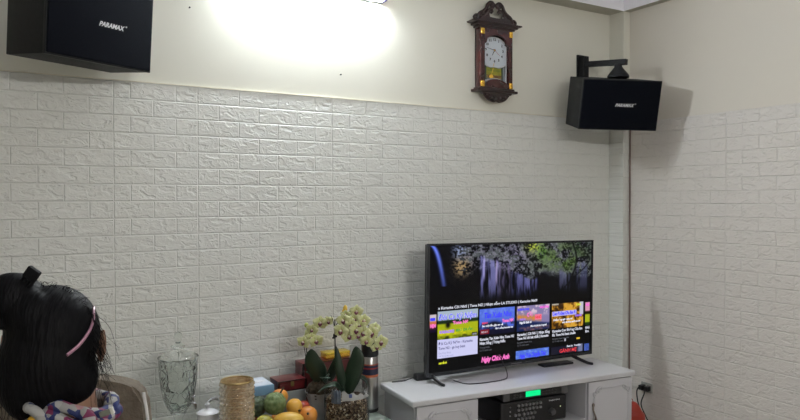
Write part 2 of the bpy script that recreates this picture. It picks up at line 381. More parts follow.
# ------------------------------------------------------------------ wall clock
def clock():
    t = thing('wall_clock', 'dark carved wooden pendulum wall clock with gold corners beside the right loudspeaker', 'clock', (2.578, -.002, 2.045)); t.scale = (1.12, .68, 1)
    Y0, Y1 = -.085, 0
    b = new(); h = .108
    # case: two stiles, back, sides
    box(b, -h, h, -.02, Y1, .09, .44); obj('back_board', b, M_wooddark, t)
    for s in (-1, 1):
        b = new(); box(b, s*h-(.028 if s > 0 else 0), s*h+(0 if s > 0 else .028), Y0, -.018, .085, .445, .003); obj('stile', b, M_wood, t)
    arch = [(-.082 + .164*i/24, .405 - .040*abs((i-12)/12)**2.2 - (.022 if abs(i-12) > 9 else 0)) for i in range(25)]
    b = new(); extrude_poly(b, [(-.082, .445)]+arch+[(.082, .445)], Y0, -.02); obj('arched_rail', b, M_wood, t)
    arch2 = [(.082-.164*i/24, .112+.030*(1-abs((i-12)/12)**2)) for i in range(25)]
    b = new(); extrude_poly(b, [(-.082, .085)]+arch2[::-1]+[(.082, .085)], Y0, -.02); obj('bottom_rail', b, M_wood, t)
    # cornice and base mouldings
    b = new(); box(b, -.120, .120, -.094, Y1, .440, .456, .004); box(b, -.138, .138, -.105, Y1, .453, .468, .005); box(b, -.156, .156, -.115, Y1, .466, .478, .004)
    for v in b.verts:
        if v.co.z > .47: v.co.x *= 1.04
    obj('cornice', b, M_wooddark, t)
    b = new(); box(b, -.118, .118, -.094, Y1, .076, .090, .004); box(b, -.136, .136, -.105, Y1, .062, .078, .005); obj('base_moulding', b, M_wooddark, t)
    # carved crest: centre block, C scrolls with pierced gaps
    b = new()
    pts = [(-.125, .476), (-.12, .492), (-.10, .500), (-.085, .520), (-.06, .528), (-.04, .515), (0, .512), (.04, .515), (.06, .528), (.085, .520), (.10, .500), (.12, .492), (.125, .476)]
    extrude_poly(b, pts, -.075, -.045)
    for s in (-1, 1):
        tube(b, [(s*.118, -.06, .485), (s*.105, -.06, .53), (s*.078, -.06, .552), (s*.06, -.06, .575), (s*.048, -.06, .605), (s*.028, -.06, .622), (s*.010, -.06, .606), (s*.018, -.06, .585), (s*.032, -.06, .592)], .0115, 10, 6, .009, 1.3)
        tube(b, [(s*.098, -.06, .505), (s*.070, -.06, .525), (s*.055, -.06, .55), (s*.035, -.06, .572), (s*.02, -.06, .56), (s*.028, -.06, .545)], .010, 8, 6, .007, 1.3)
        tube(b, [(s*.125, -.06, .482), (s*.140, -.06, .500), (s*.128, -.06, .518), (s*.112, -.06, .510)], .010, 8, 6, .008, 1.3)
        ellip(b, (s*.028, -.06, .607), (.014, .014, .016), 12, 8); ellip(b, (s*.09, -.062, .535), (.013, .013, .013), 12, 8)
        tube(b, [(s*.04, -.06, .51), (s*.045, -.06, .545), (s*.02, -.06, .575)], .007, 8)
    for v in b.verts: v.co.z = .476+(v.co.z-.476)*.86
    obj('carved_crest', b, M_wooddark, t)
    b = new()
    ap = []
    for i in range(41):
        x = -.105+.21*i/40; a = 1-abs(x/.105)**1.6; ap.append((x, .066-.052*a-.007*math.sin(abs(x)*150)))
    extrude_poly(b, [(-.105, .066)]+ap+[(.105, .066)], -.09, -.055)
    for x in (-.06, -.03, 0, .03, .06): ellip(b, (x, -.09, .05-.028*(1-abs(x/.08)**1.5)), (.012, .008, .010), 12, 8)
    tube(b, [(-.09, -.075, .06), (-.06, -.075, .025), (-.02, -.075, .010), (0, -.075, .018), (.02, -.075, .010), (.06, -.075, .025), (.09, -.075, .06)], .008, 8)
    obj('carved_apron', b, M_wooddark, t)
    # brass corner mounts
    for x in (-.096, .096):
        for z in (.418, .108):
            b = new(); box(b, x-.012, x+.012, Y0-.005, Y0+.002, z-.018, z+.018, .004)
            ellip(b, (x, Y0-.005, z+.006), (.008, .004, .008), 10, 6); ellip(b, (x, Y0-.005, z-.008), (.006, .004, .006), 10, 6)
            obj('corner_mount', b, M_gold, t)
    # dial
    Md = mat('pale_blue_dial', (.55, .60, .66), .5); dz = .318; yf = -.05
    dial = [(-.08, .255)]+[(-.08+.16*i/24, .398-.045*abs((i-12)/12)**2.4) for i in range(25)]+[(.08, .255)]
    b = new(); extrude_poly(b, [(-.08, .235), (-.05, .218), (.05, .218), (.08, .235)][::-1]+dial, yf, yf+.006)
    d = obj('dial', b, Md, t, smooth=False)
    M_ink = mat('black_dial_ink', (.01, .01, .012), .6)
    for k in range(1, 13):
        a = PI/2-k*PI/6; r = .058
        text('numeral', str(k), .021, M_ink, d, (r*math.cos(a)*1.0, yf-.0008, dz+r*1.12*math.sin(a)-.007), bold=.0006, align='CENTER')
    for L, wd, a, nm in ((.036, .0055, math.radians(262-20), 'hour_hand'), (.054, .004, math.radians(90+78), 'minute_hand')):
        b = new(); v = box(b, -.008, L, -.0012, 0, -wd/2, wd/2)
        for q in b.verts:
            if q.co.x > 0: q.co.z *= .4
        mx = Matrix.Translation((0, yf-.003, dz)) @ Matrix.Rotation(-a, 4, 'Y')
        for q in b.verts: q.co = mx @ q.co
        obj(nm, b, M_ink, d)
    b = new(); mx = Matrix.Translation((0, yf-.005, dz)) @ Matrix.Rotation(math.radians(42), 4, 'Y'); box(b, -.012, .045, -.001, 0, -.0008, .0008, mx=mx)
    obj('second_hand', b, mat('red_hand', (.35, .04, .05), .4), d)
    b = new(); ellip(b, (0, yf-.005, dz), (.005, .003, .005), 12, 8); obj('hand_pin', b, M_gold, d)
    # silver dial surround
    b = new(); pr = [(-.078, yf-.003, .13), (-.078, yf-.003, .255), (-.078, yf-.003, .352)]+[(-.078+.156*i/16, yf-.003, .394-.042*abs((i-8)/8)**2.4) for i in range(1, 16)]+[(.078, yf-.003, .352), (.078, yf-.003, .255), (.078, yf-.003, .13)]
    tube(b, pr, .0045, 8, 3); tube(b, [(-.078, yf-.003, .125), (-.03, yf-.003, .144), (0, yf-.003, .147), (.03, yf-.003, .144), (.078, yf-.003, .125)], .0045, 8, 3)
    tube(b, [(-.076, yf-.003, .24), (-.055, yf-.003, .225), (-.03, yf-.003, .215), (0, yf-.003, .220), (.03, yf-.003, .215), (.055, yf-.003, .225), (.076, yf-.003, .24)], .004, 8, 4)
    obj('silver_surround', b, mat('silver_trim', (.6, .62, .66), .3, metal=.7), t)
    # picture in the lower window
    b = new(); box(b, -.08, .08, -.036, -.032, .10, .245); obj('pendulum_window', b, mat('grey_blue_backing', (.33, .36, .40), .5), t)
    H, W = 40, 40; yy, xx = np.mgrid[0:1:40j, 0:1:40j]; n = fbm(H, W, 6, 6, 5); A = np.zeros((H, W, 3))
    A[...] = np.array([.62, .60, .22]); A[...] += (n[..., None]-.5)*np.array([.3, .25, .1])
    A[yy < .3] = A[yy < .3]*.8+np.array([.02, .06, .02]); msk = (yy > .55) & (yy < .75); A[msk] = np.array([.50, .38, .24])+(n[msk][:, None]-.5)*.5
    A[yy >= .78] = np.array([.45, .47, .50])+(n[yy >= .78][:, None]-.5)*.3
    Mp = mat('printed_clock_scene', (.5, .5, .5), .5); a = nd(Mp, 'ShaderNodeVertexColor', layer_name='picture'); lk(Mp, a.outputs[0], bsdf(Mp).inputs['Base Color'])
    picture('landscape_print', -.052, .052, .135, .215, A, Mp, t, -.040)
    for s in (-1, 1): b = new(); box(b, s*.056-.004, s*.056+.004, -.046, -.036, .14, .225, .002); obj('inner_post', b, mat('dark_green_post', (.05, .08, .06), .4), t)
    b = new(); lathe(b, [(.0, -.003), (.013, -.002), (.015, 0), (.013, .002), (.0, .003)], n=24, cap=False)
    mx = Matrix.Translation((-.022, -.052, .158)) @ Matrix.Rotation(PI/2, 4, 'X')
    for q in b.verts: q.co = mx @ q.co
    tube(b, [(-.022, -.052, .168), (-.012, -.052, .20), (-.004, -.052, .24)], .0015, 6)
    obj('pendulum', b, M_gold, t)
    return t
clock()

# ------------------------------------------------------------------ TV cabinet
def frame_mx(yaw, roll, o):
    c, s = math.cos(yaw), math.sin(yaw); u = Vector((c, s, 0)); v = Vector((-s, c, 0)); z = Vector((0, 0, 1))
    U_ = u*math.cos(roll)-z*math.sin(roll); W_ = z*math.cos(roll)+u*math.sin(roll)
    M = Matrix((U_, v, W_)).transposed().to_4x4(); M.translation = o; return M
CABM = frame_mx(-.076, .01, Vector((1.696, -.518, .5)))
def cabinet():
    t = thing('tv_cabinet', 'low white lacquered cabinet with ornate embossed doors under the television', 'cabinet'); t.matrix_world = CABM
    W, D = 1.442, .371; B = -.455
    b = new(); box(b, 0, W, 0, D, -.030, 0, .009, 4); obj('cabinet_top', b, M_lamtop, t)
    def P(n, *a, M=M_lam, bev=.002): b = new(); box(b, *a, bev); return obj(n, b, M, t)
    for x0, x1 in ((.022, .040), (.362, .380), (1.092, 1.110), (1.402, 1.420)): P('side_panel', x0, x1, .022, D-.01, B, -.029)
    P('back_panel', .04, 1.402, D-.022, D-.012, B, -.03)
    P('bottom_panel', .04, 1.402, .022, D-.022, B, B+.018)
    P('shelf', .381, 1.091, .022, D-.023, -.252, -.236)
    for x in (.06, 1.34):
        for y in (.04, D-.09):
            wz = -(.5-.01*x)
            b = new(); lathe(b, [(.028, B+.001), (.03, B-.012), (.022, wz+.004), (.024, wz+.001)], x+.02, y+.02, 20); obj('foot', b, M_lam, t)
    def moulding(parent, x0, x1, z0, z1):
        b = new(); r = .05; y = .018; cs = [(x0, z0, 1, 1), (x0, z1, 1, -1), (x1, z1, -1, -1), (x1, z0, -1, 1)]
        path = []
        for cx, cz, sx, sz in cs:
            arc = [(cx+sx*(.012+r*math.cos(a)*.0)+0, cz, 0)] if False else None
        def seg(p, q): tube(b, [(p[0], y, p[1]), (q[0], y, q[1])], .0052, 8, 2)
        seg((x0+r, z1), (x1-r, z1)); seg((x0+r, z0), (x1-r, z0)); seg((x0, z0+r), (x0, z1-r)); seg((x1, z0+r), (x1, z1-r))
        for cx, cz, sx, sz in cs:
            tube(b, [(cx+sx*r, y, cz), (cx+sx*.038, y-.003, cz-sz*.004), (cx+sx*.022, y-.003, cz+sz*.004), (cx+sx*.012, y-.002, cz+sz*.014), (cx+sx*.016, y-.002, cz+sz*.024), (cx+sx*.004, y-.003, cz+sz*.034), (cx, y, cz+sz*r)], .0075, 8, 5, .0055)
            tube(b, [(cx+sx*.045, y-.002, cz+sz*.005), (cx+sx*.03, y-.003, cz+sz*.014), (cx+sx*.034, y-.003, cz+sz*.022)], .005, 6, 4, .003)
            tube(b, [(cx+sx*.005, y-.002, cz+sz*.05), (cx-sx*.008, y-.003, cz+sz*.03), (cx-sx*.006, y-.003, cz+sz*.016)], .005, 6, 4, .003)
            ellip(b, (cx+sx*.016, y-.002, cz+sz*.012), (.008, .005, .008), 10, 6); ellip(b, (cx+sx*.032, y-.002, cz+sz*.002), (.008, .005, .005), 10, 6)
        return obj('embossed_moulding', b, M_lam, parent)
    for x0, x1, hx in ((.026, .375, .345), (1.097, 1.418, 1.128)):
        d = P('door', x0, x1, .004, .021, B+.004, -.034, bev=.003)
        mo = moulding(d, x0+.055 if x0 < 1 else x0+.04, x1-.05 if x0 < 1 else x1-.028, B+.06, -.074)
        b = new(); s = -1 if hx > 1 else 1
        mo.location.y = -.014
        tube(b, [(hx, -.001, -.16), (hx+s*.010, -.012, -.185), (hx, -.02, -.22), (hx-s*.006, -.018, -.25), (hx+s*.006, -.010, -.28), (hx, -.001, -.305)], .005, 10, 6)
        ellip(b, (hx, 0, -.16), (.009, .006, .013), 12, 8); ellip(b, (hx, 0, -.305), (.009, .006, .013), 12, 8); ellip(b, (hx, -.02, -.23), (.007, .007, .012), 12, 8)
        obj('handle', b, mat('aged_bronze', (.16, .13, .11), .35, metal=.8), d)
    d = P('drawer', .384, 1.088, .004, .021, B+.004, -.256, bev=.003)
    mo = moulding(d, .44, 1.03, B+.04, -.30); mo.location.y = -.014
    return t
cabinet()

# ------------------------------------------------------------------ amplifier and digital receiver in the cabinet
t = thing('amplifier', 'black karaoke amplifier with rows of small knobs on the cabinet shelf', 'amplifier'); t.matrix_world = CABM
b = new(); box(b, .560, .985, .075, .34, -.228, -.098, .010, 3); obj('casing', b, M_black, t)
b = new(); box(b, .553, .990, .062, .078, -.230, -.096, .012, 4); fp = obj('front_panel', b, M_black, t)
M_knob = mat('silver_knob', (.30, .30, .32), .3, metal=.6)
def knob(x, z, r, L, M, par, y=.062, name='knob'):
    b = new(); lathe(b, [(r, 0), (r, L*.5), (r*.8, L), (.001, L)], n=14)
    for v in b.verts: v.co = Vector((x+v.co.x, y-v.co.z, z+v.co.y))
    box(b, x-r*.12, x+r*.12, y-L-.001, y-L, z, z+r*.9)
    return obj(name, b, M, par)
for rw, (z, xs) in enumerate(((-.120, [.665+.024*i for i in range(7)]), (-.143, [.665+.024*i for i in range(7)]), (-.168, [.645+.024*i for i in range(2)]+[.700+.024*i for i in range(4)]), (-.193, [.665+.024*i for i in range(5)]))):
    for x in xs: knob(x, z, .0075, .010, M_knob, fp)
for z in (-.122, -.146, -.168, -.195): knob(.612, z, .004, .006, M_knob, fp, name='jack')
knob(.885, -.178, .020, .022, mat('dark_volume_knob', (.11, .11, .12), .3, metal=.5), fp, name='volume_knob')
text('model_lettering', 'PARAMAX', .011, M_logo, fp, (.868, .0608, -.122), width=.075, ext=.0004)
b = new(); ellip(b, (.948, .061, -.158), (.003, .002, .003), 10, 6); obj('indicator', b, emis('pale_led', (.8, .9, .5), 1.5), fp)
for x in (.59, .95):
    for y in (.1, .31): b = new(); lathe(b, [(.012, -.2358), (.012, -.227)], x, y, 14); obj('foot', b, M_black, t)
t = thing('receiver', 'slim black receiver with green display and silver ends, lying on the amplifier', 'receiver'); t.matrix_world = CABM
b = new(); box(b, .572, .995, .070, .30, -.088, -.046, .003); obj('casing', b, M_black, t)
b = new(); box(b, .608, .955, .060, .072, -.088, -.046, .003); obj('front_panel', b, M_black, t)
for x0, x1 in ((.568, .609), (.954, .999)):
    b = new(); box(b, x0, x1, .060, .075, -.089, -.045, .003); obj('silver_end', b, mat('grey_silver_panel', (.10, .10, .105), .4, metal=.2), t)
b = new(); box(b, .712, .808, .057, .062, -.079, -.050, .001); obj('display', b, emis('green_display', (0, .85, .27), 1.0), t)
for x in (.635, .655, .675, .83, .85, .87, .89, .91):
    for z in (-.062, -.076): b = new(); box(b, x-.005, x+.005, .057, .061, z-.003, z+.003, .001); obj('button', b, mat('dark_button', (.05, .05, .055), .4), t)
for x in (.60, .96):
    for y in (.1, .27): b = new(); lathe(b, [(.010, -.0975), (.010, -.087)], x, y, 12); obj('foot', b, M_black, t)

# ------------------------------------------------------------------ television
TVM = frame_mx(.001, .015, Vector((1.930, -.28, .530)))
tv = thing('television', 'large flat black television on two splayed feet showing a music video menu', 'television'); tv.matrix_world = TVM
TW, TH = 1.218, .704
b = new(); box(b, .003, TW-.003, .006, .035, .003, TH-.003, .006, 3); box(b, .12, TW-.12, .03, .075, .06, .42, .02, 3); obj('housing', b, M_black, tv)
M_bez = mat('dark_gloss_bezel', (.02, .022, .026), .25)
b = new(); box(b, 0, .012, -.004, .012, 0, TH, .002); box(b, TW-.012, TW, -.004, .012, 0, TH, .002); box(b, .01, TW-.01, -.004, .012, TH-.010, TH, .002); box(b, .01, TW-.01, -.004, .012, 0, .020, .002)
obj('bezel', b, M_bez, tv)
b = new(); box(b, .012, TW-.012, 0, .008, .02, TH-.010); scr = obj('screen', b, mat('black_screen_glass', (.003, .003, .004), .25, spec=.2), tv, smooth=False)
SE = 1.0
M_pic = vemis('screen_picture', SE)
def sm(x, a, b): t = np.clip((x-a)/(b-a), 0, 1); return t*t*(3-2*t)
def waterfall():
    H, W = 120, 330; t, s = np.mgrid[0:1:H*1j, 0:1:W*1j]
    n = fbm(H, W, 12, 32, 1, 5); n2 = fbm(H, W, 5, 14, 9, 4); st = fbm(H, W, 3, 90, 21, 3); nf = fbm(H, W, 40, 110, 33, 2)
    n = np.clip((n-.5)*2.2+.5, 0, 1); n2 = np.clip((n2-.5)*2+.5, 0, 1); nf = np.clip((nf-.5)*2+.5, 0, 1)
    A = np.zeros((H, W, 3)); A[...] = np.array([.025, .028, .045])
    def add(mk, c): 
        nonlocal A; mk = np.clip(mk, 0, 1)[..., None]; A = A*(1-mk)+np.array(c)*mk
    edge = .62-.25*np.exp(-((s-.30)/.12)**2)-.1*np.exp(-((s-.12)/.1)**2)+.18*(n2-.5)
    fol = sm(edge-t, -.08, .12)*sm(s, .10, .22)
    add(fol*sm(n, .35, .75)*.9, (.36, .38, .36)); add(fol*sm(nf, .55, .85)*.6, (.55, .54, .56))
    gr = fol*np.exp(-((s-.80)/.17)**2-((t-.30)/.30)**2)
    add(gr*sm(n2, .25, .7)*.9*(.4+.6*nf), (.34, .46, .16))
    add(np.exp(-((s-.60)/.05)**2-((t-.06)/.10)**2)*nf*1.3, (.72, .78, .25))
    add(np.exp(-((s-.66)/.03)**2-((t-.15)/.15)**2)*nf, (.35, .52, .2))
    add(np.exp(-((s-.17)/.045)**2-((t-.36)/.16)**2)*sm(nf, .25, .8)*1.2, (.62, .52, .34))
    add(np.exp(-((s-.16)/.04)**2-((t-.1)/.12)**2)*sm(nf, .35, .8), (.55, .6, .68))
    add(np.exp(-((s-.50)/.07)**2-((t-.22)/.18)**2)*sm(nf, .2, .8)*.8, (.52, .50, .56))
    # left stream
    cx = .005+.085*np.sqrt(np.clip(t, 0, 1)); add(np.exp(-((s-cx)/.012)**2)*(t < .68)*(1-t*.8)*1.1, (.42, .50, .88))
    # main falls
    def fall(s0, s1, t0, slope, c, k=1.0):
        top = t0+slope*(s-s0)+.10*(n2-.5); mk = sm(s, s0, s0+.015)*(1-sm(s, s1-.02, s1))*sm(t-top, 0, .06)*(1-.45*sm(t, .55, 1.0))
        add(mk*sm(st, .30, .62)*k, c)
    fall(.27, .40, .18, .5, (.50, .50, .68), .8); fall(.38, .47, .24, 1.5, (.46, .42, .52), .7)
    fall(.46, .64, .46, 1.0, (.44, .44, .64), .8); fall(.55, .60, .62, .5, (.42, .42, .60), .6)
    fall(.77, .86, .50, .6, (.40, .41, .50), .7); fall(.89, .985, .40, -.2, (.34, .35, .46), .6)
    add(np.exp(-((s-.30)/.007)**2)*sm(t, .15, .3)*(1-sm(t, .5, .7))*.9, (.68, .66, .85)); add(np.exp(-((s-.375)/.006)**2)*sm(t, .2, .35)*(1-sm(t, .6, .8))*.8, (.68, .62, .75))
    # dark tree
    tr = .865+.03*np.sin(t*5); add(np.exp(-((s-tr)/.006)**2), (.03, .035, .04)); l = .99-.19*sm(t, .3, .95); add(np.exp(-((s-l)/.005)**2)*(t > .3), (.03, .03, .04))
    add(np.exp(-((s-.93)/.05)**2-((t-.08)/.12)**2)*sm(n, .3, .7), (.08, .16, .06))
    A *= (1-.75*sm(t, .80, 1.0))[..., None]; A[..., 2] *= 1.08
    return A*.95
picture('waterfall_picture', .016, TW-.016, .372, TH-.012, waterfall(), M_pic, scr, -.0006)
def thumb(kind, H=40, W=72, seed=3):
    t, s = np.mgrid[0:1:H*1j, 0:1:W*1j]; n = np.clip((fbm(H, W, 7, 12, seed)-.5)*2.4+.5, 0, 1); A = np.zeros((H, W, 3))
    def add(mk, c):
        nonlocal A; mk = np.clip(mk, 0, 1)[..., None]; A = A*(1-mk)+np.array(c)*mk
    if kind == 0:
        A[...] = (.62, .68, .74); add(sm(t, .28, .36), (.10, .17, .10)); add(sm(t, .42, .48), (.62, .66, .10)); add(sm(t, .6, .7)*sm(n, .3, .8), (.78, .76, .12)); add(sm(t, .84, .92)*n, (.18, .22, .06))
        add(np.exp(-((s-.25)/.05)**2-((t-.5)/.1)**2)*1.5, (.1, .1, .06))
    elif kind == 1:
        A[...] = (.30, .40, .80); add((1-sm(t, 0, .6))*n*.8, (.45, .55, .92)); add(sm(t, .5, .6)*sm(n, .2, .6), (.16, .20, .36)); add(sm(t, .72, .85), (.06, .07, .16))
        add(np.exp(-((s-.4)/.16)**2-((t-.62)/.12)**2)*1.4, (.08, .09, .16))
    elif kind == 2:
        A[...] = (.50, .46, .62); add(sm(n, .4, .8)*(1-sm(t, .2, .5)), (.80, .72, .78)); add(np.exp(-((t-.42-.2*s)/.10)**2)*(s < .75)*(.4+n), (.78, .50, .22)); add(sm(t-.2*s, .50, .62), (.08, .14, .30)); add(sm(t, .8, .9)*n, (.5, .35, .35))
    elif kind == 3:
        A[...] = (.48, .32, .08); add(sm(n, .45, .8), (.80, .60, .22)); add(sm(1-n, .6, .85), (.20, .13, .05)); add(sm(s, .86, .9)*(1-sm(t, .5, .55)), (.72, .72, .78)); add((1-sm(t, 0, .1))*(s < .2), (.75, .73, .7))
    elif kind == 4:
        A[...] = (.75, .70, .72); add(sm(t, .3, .45), (.75, .42, .28)); add(sm(t, .55, .8), (.25, .10, .16)); add(sm(t, .8, .9), (.08, .05, .15))
    elif kind == 5:
        A[...] = (.80, .55, .65); add(sm(t, .35, .42), (.12, .10, .04)); add(sm(t, .5, .55), (.62, .66, .10)); add(sm(t, .85, .9), (.10, .20, .05))
    elif kind == 6:
        A[...] = (.30, .42, .80); add(sm(n, .5, .9)*.7, (.50, .62, .90))
    elif kind == 7:
        A[...] = (.10, .10, .16); add(sm(s, .8, .9), (.42, .44, .56))
    elif kind == 8:
        A[...] = (.2, .3, .62); add(sm(n, .5, .9)*.5, (.6, .6, .85))
    return A
TH_ = [(0, .066, .333, .192, .342), (1, .344, .595, .190, .335), (2, .612, .862, .188, .333), (3, .882, 1.139, .182, .329), (4, .016, .057, .235, .329), (5, 1.157, 1.195, .182, .322), (6, .608, .861, .030, .077), (7, .878, 1.137, .027, .072), (8, 1.152, 1.192, .025, .068)]
thb = {}
for k, u0, u1, v0, v1 in TH_:
    thb[k] = picture('video_thumbnail', u0, u1, v0, v1, thumb(k, seed=40+k, W=72 if u1-u0 > .1 else 14, H=40 if v1-v0 > .06 else 14), M_pic, scr, -.0012)
b = new(); box(b, .066, .333, -.0014, -.0010, .092, .1915); obj('highlighted_caption', b, emis('pale_lilac_panel', (.55, .55, .80), SE), scr, smooth=False)
def ste(n, c): return emis(n, tuple(x**2.2 for x in c), 1.0)
T_w = ste('white_screen_text', (.86, .87, .92)); T_g = ste('grey_screen_text', (.42, .43, .46)); T_p = ste('pink_screen_text', (.95, .45, .75)); T_b = ste('blue_screen_text', (.25, .25, .95)); T_r = ste('red_screen_text', (.90, .25, .28))
T_y = ste('yellow_screen_text', (.85, .88, .2)); T_v = ste('violet_screen_text', (.62, .45, .95)); T_n = ste('navy_screen_text', (.22, .22, .45)); T_m = ste('magenta_screen_text', (.95, .35, .85)); T_gr = ste('green_screen_text', (.25, .6, .25))
T_lb = ste('light_outline', (.80, .80, .95)); T_k = ste('black_screen_patch', (.03, .03, .05))
_ty = [-.0018]
def st(s, u, v, size, M, width=None, bold=.0, shear=0, outline=None):
    _ty[0] -= .00001
    if outline: text('screen_caption', s, size, outline, scr, (u, _ty[0]+.0003, v), ext=0, width=width, bold=bold+size*.035, shear=shear)
    return text('screen_caption', s, size, M, scr, (u, _ty[0], v), ext=0, width=width, bold=bold, shear=shear)
def patch(u0, u1, v0, v1, M):
    _ty[0] -= .00001; b = new(); vs = [b.verts.new(p) for p in ((u0, _ty[0]+.0002, v0), (u1, _ty[0]+.0002, v0), (u1, _ty[0]+.0002, v1), (u0, _ty[0]+.0002, v1))]; b.faces.new(vs)
    return obj('screen_patch', b, M, scr, smooth=False)
st('▸▸ Karaoke Cõi Nhớ | Tone Nữ | Nhạc sống LA STUDIO | Karaoke 9669'.replace('▸▸', '»'), .068, .353, .021, T_w, .697, .0004)
st('Đôi Ca Kỷ Niệm', .071, .296, .043, T_b, .25, .0002, .15, T_lb)
st('Tone Nữ', .165, .268, .024, T_p, .105, .0012)
st('KARAOKE', .078, .225, .020, T_v, .095, .0012); st('BEAT CHUẨN', .185, .228, .018, T_gr, .11, .0008)
patch(.293, .328, .198, .214, T_k); st('6:06', .298, .201, .012, T_w, .026)
st('Đôi Ca Kỷ Niệm - Karaoke', .073, .163, .021, T_n, .225, .0003); st('Tone Nữ - ga huy beat', .073, .138, .021, T_n, .175, .0003)
st('Gia Huy Beat', .073, .115, .014, ste('pale_text', (.55, .56, .75)), .08); st('19 Tr lượt xem', .073, .098, .014, ste('pale_text', (.55, .56, .75)), .095)
st('Tàn Xuân Nho', .375, .283, .044, T_b, .195, .0015, .15, None)
st('Tone Nữ', .505, .252, .024, T_p, .085, .0015); st('BEAT', .362, .252, .014, T_r, .040, .0006); st('Sau một lần gặp em về', .362, .236, .014, T_w, .15, .0006); st('Nhạc sống karaoke hay', .455, .217, .013, T_w, .13, .0006)
patch(.350, .412, .196, .222, ste('dark_red_patch', (.45, .08, .14))); st('BEAT', .357, .203, .013, T_w, .045)
st('Karaoke Tàn Xuân Nho Tone Nữ', .347, .161, .021, T_w, .245, .0006); st('Nhạc Sống | Trọng Hiếu', .347, .139, .021, T_w, .18, .0006)
st('Trọng Hiếu', .347, .118, .013, T_g, .07); st('2,1 Tr lượt xem', .347, .102, .013, T_g, .085)
st('KARAOKE', .618, .308, .017, T_b, .085, .001); st('NHẠC SỐNG', .785, .312, .017, T_m, .070, .001); st('CÕI', .688, .270, .030, T_p, .040, .002)
patch(.748, .800, .247, .278, ste('pink_patch', (.92, .45, .55))); st('NHỚ', .752, .254, .020, T_r, .045, .001); st('TONE NỮ', .632, .252, .013, T_v, .045, .0006)
st('Người tình ơi', .632, .232, .017, T_w, .09, .001); st('Mưa rơi chi cho lòng nhớ', .715, .208, .015, T_w, .125, .0008)
st('Karaoke | Cõi Nhớ | Nhạc Sống', .616, .163, .021, T_w, .248, .0006); st('Tone Nữ dễ hát nhất | Karaoke', .616, .141, .021, T_w, .24, .0006)
st('Karaoke Thanh Hoa', .616, .120, .013, T_g, .11); st('12 Tr lượt xem', .616, .104, .013, T_g, .085)
patch(.884, 1.082, .255, .283, ste('lilac_patch', (.72, .70, .90))); st('Con Đường Của Em Đi', .886, .261, .026, T_b, .192, .0015)
st('KARAOKE', 1.07, .243, .015, T_v, .055, .001); st('Chiều vắng nghe mưa rơi', .893, .228, .015, T_w, .155, .0008); st('nhớ thương người xa xôi', .965, .210, .014, T_w, .15, .0008); st('TONE', 1.078, .308, .016, T_y, .04, .001)
st('Karaoke Con Đường Của Em', .886, .160, .021, T_w, .245, .0006); st('Đi, Tone Nữ beat chuẩn', .886, .137, .021, T_w, .19, .0006)
st('Karaoke beat hay nhất', .886, .117, .013, T_g, .135); st('12 Tr lượt xem', .886, .101, .013, T_g, .085)
st('Nhớ', 1.158, .160, .020, T_w, .035, .0006); st('Em', 1.158, .138, .020, T_w, .028, .0006); st('NỮ', 1.160, .300, .020, T_m, .03, .001); patch(.018, .050, .296, .312, T_b); st('HẸN', .018, .262, .022, T_p, .036, .002)
st('Ngày Chưa Anh', .360, .043, .037, T_p, .20, .0022, .2, None)
st('Ngày Xưa Chuyện Tình', .635, .035, .034, T_b, .20, .0015, .1, None)
st('GÁNH MẸ', .945, .034, .028, T_r, .14, .0006, .05); st('Beat by  Trendky', 1.005, .063, .015, T_w, .115, .0004)
st('xem tất cả', .076, .062, .016, T_y, .052, .001); patch(1.085, 1.113, .103, .113, ste('amber_patch', (.85, .70, .2))); patch(.985, .996, .100, .116, ste('pale_patch', (.7, .7, .75)))
for u, du, L0, zc in ((.035, .012, .112, -.0322), (1.055, .030, .150, -.0275)):
    b = new()
    for s, L in ((-1, L0), (1, .12)):
        tube(b, [(u, .015, .010), (u+du*.2, .015+s*L*.30, -.003), (u+du*.7, .015+s*L*.75, zc*.66), (u+du, .015+s*L, zc+.0085)], .013, 8, 5, .0075, .8)
    box(b, u-.022, u+.022, .006, .034, .001, .02, .004)
    obj('foot', b, M_black, tv)
b = new(); box(b, .57, .65, -.0045, -.003, .006, .013, .001); obj('logo_plate', b, mat('grey_mark', (.12, .12, .13), .4), tv)

# thin dark strip under the television, and power strip bits on the cabinet
t = thing('dark_strip', 'thin flat black strip lying under the right half of the television', 'media box'); t.matrix_world = CABM
b = new(); box(b, 1.00, 1.22, .27, .33, .001, .013, .004, 3); obj('casing', b, M_black, t)
b = new(); box(b, 1.01, 1.21, .268, .271, .003, .010, .001); obj('front_strip', b, mat('dark_front_strip', (.02, .02, .025), .1), t)
t = thing('power_adapter', 'black power adapter block on the cabinet top left of the television', 'adapter'); t.matrix_world = CABM
b = new(); box(b, .19, .30, .318, .362, .001, .034, .008, 3); obj('block', b, M_black, t)
b = new(); tube(b, [(.195, .338, .018), (.17, .338, .016), (.13, .340, .006), (.10, .345, .005), (.06, .35, .0045)], .0035, 6); obj('cord', b, M_black, t)
b = new(); tube(b, [(.28, .34, .033), (.250, .34, .075), (.247, .34, .13), (.28, .345, .165), (.315, .345, .14), (.325, .335, .10)], .0022, 6); obj('thin_cord', b, M_black, t)
t_c = new(); P = [(.36, .22, .010), (.40, .15, .0045), (.50, .13, .0045), (.62, .14, .0045), (.67, .17, .010), (.69, .22, .05), (.68, .27, .11)]
tube(t_c, P, .0028, 6)
o = obj('cable', t_c, M_black); o.matrix_world = CABM; tag(o, 'thin black cable looping out below the left half of the television', 'cable')

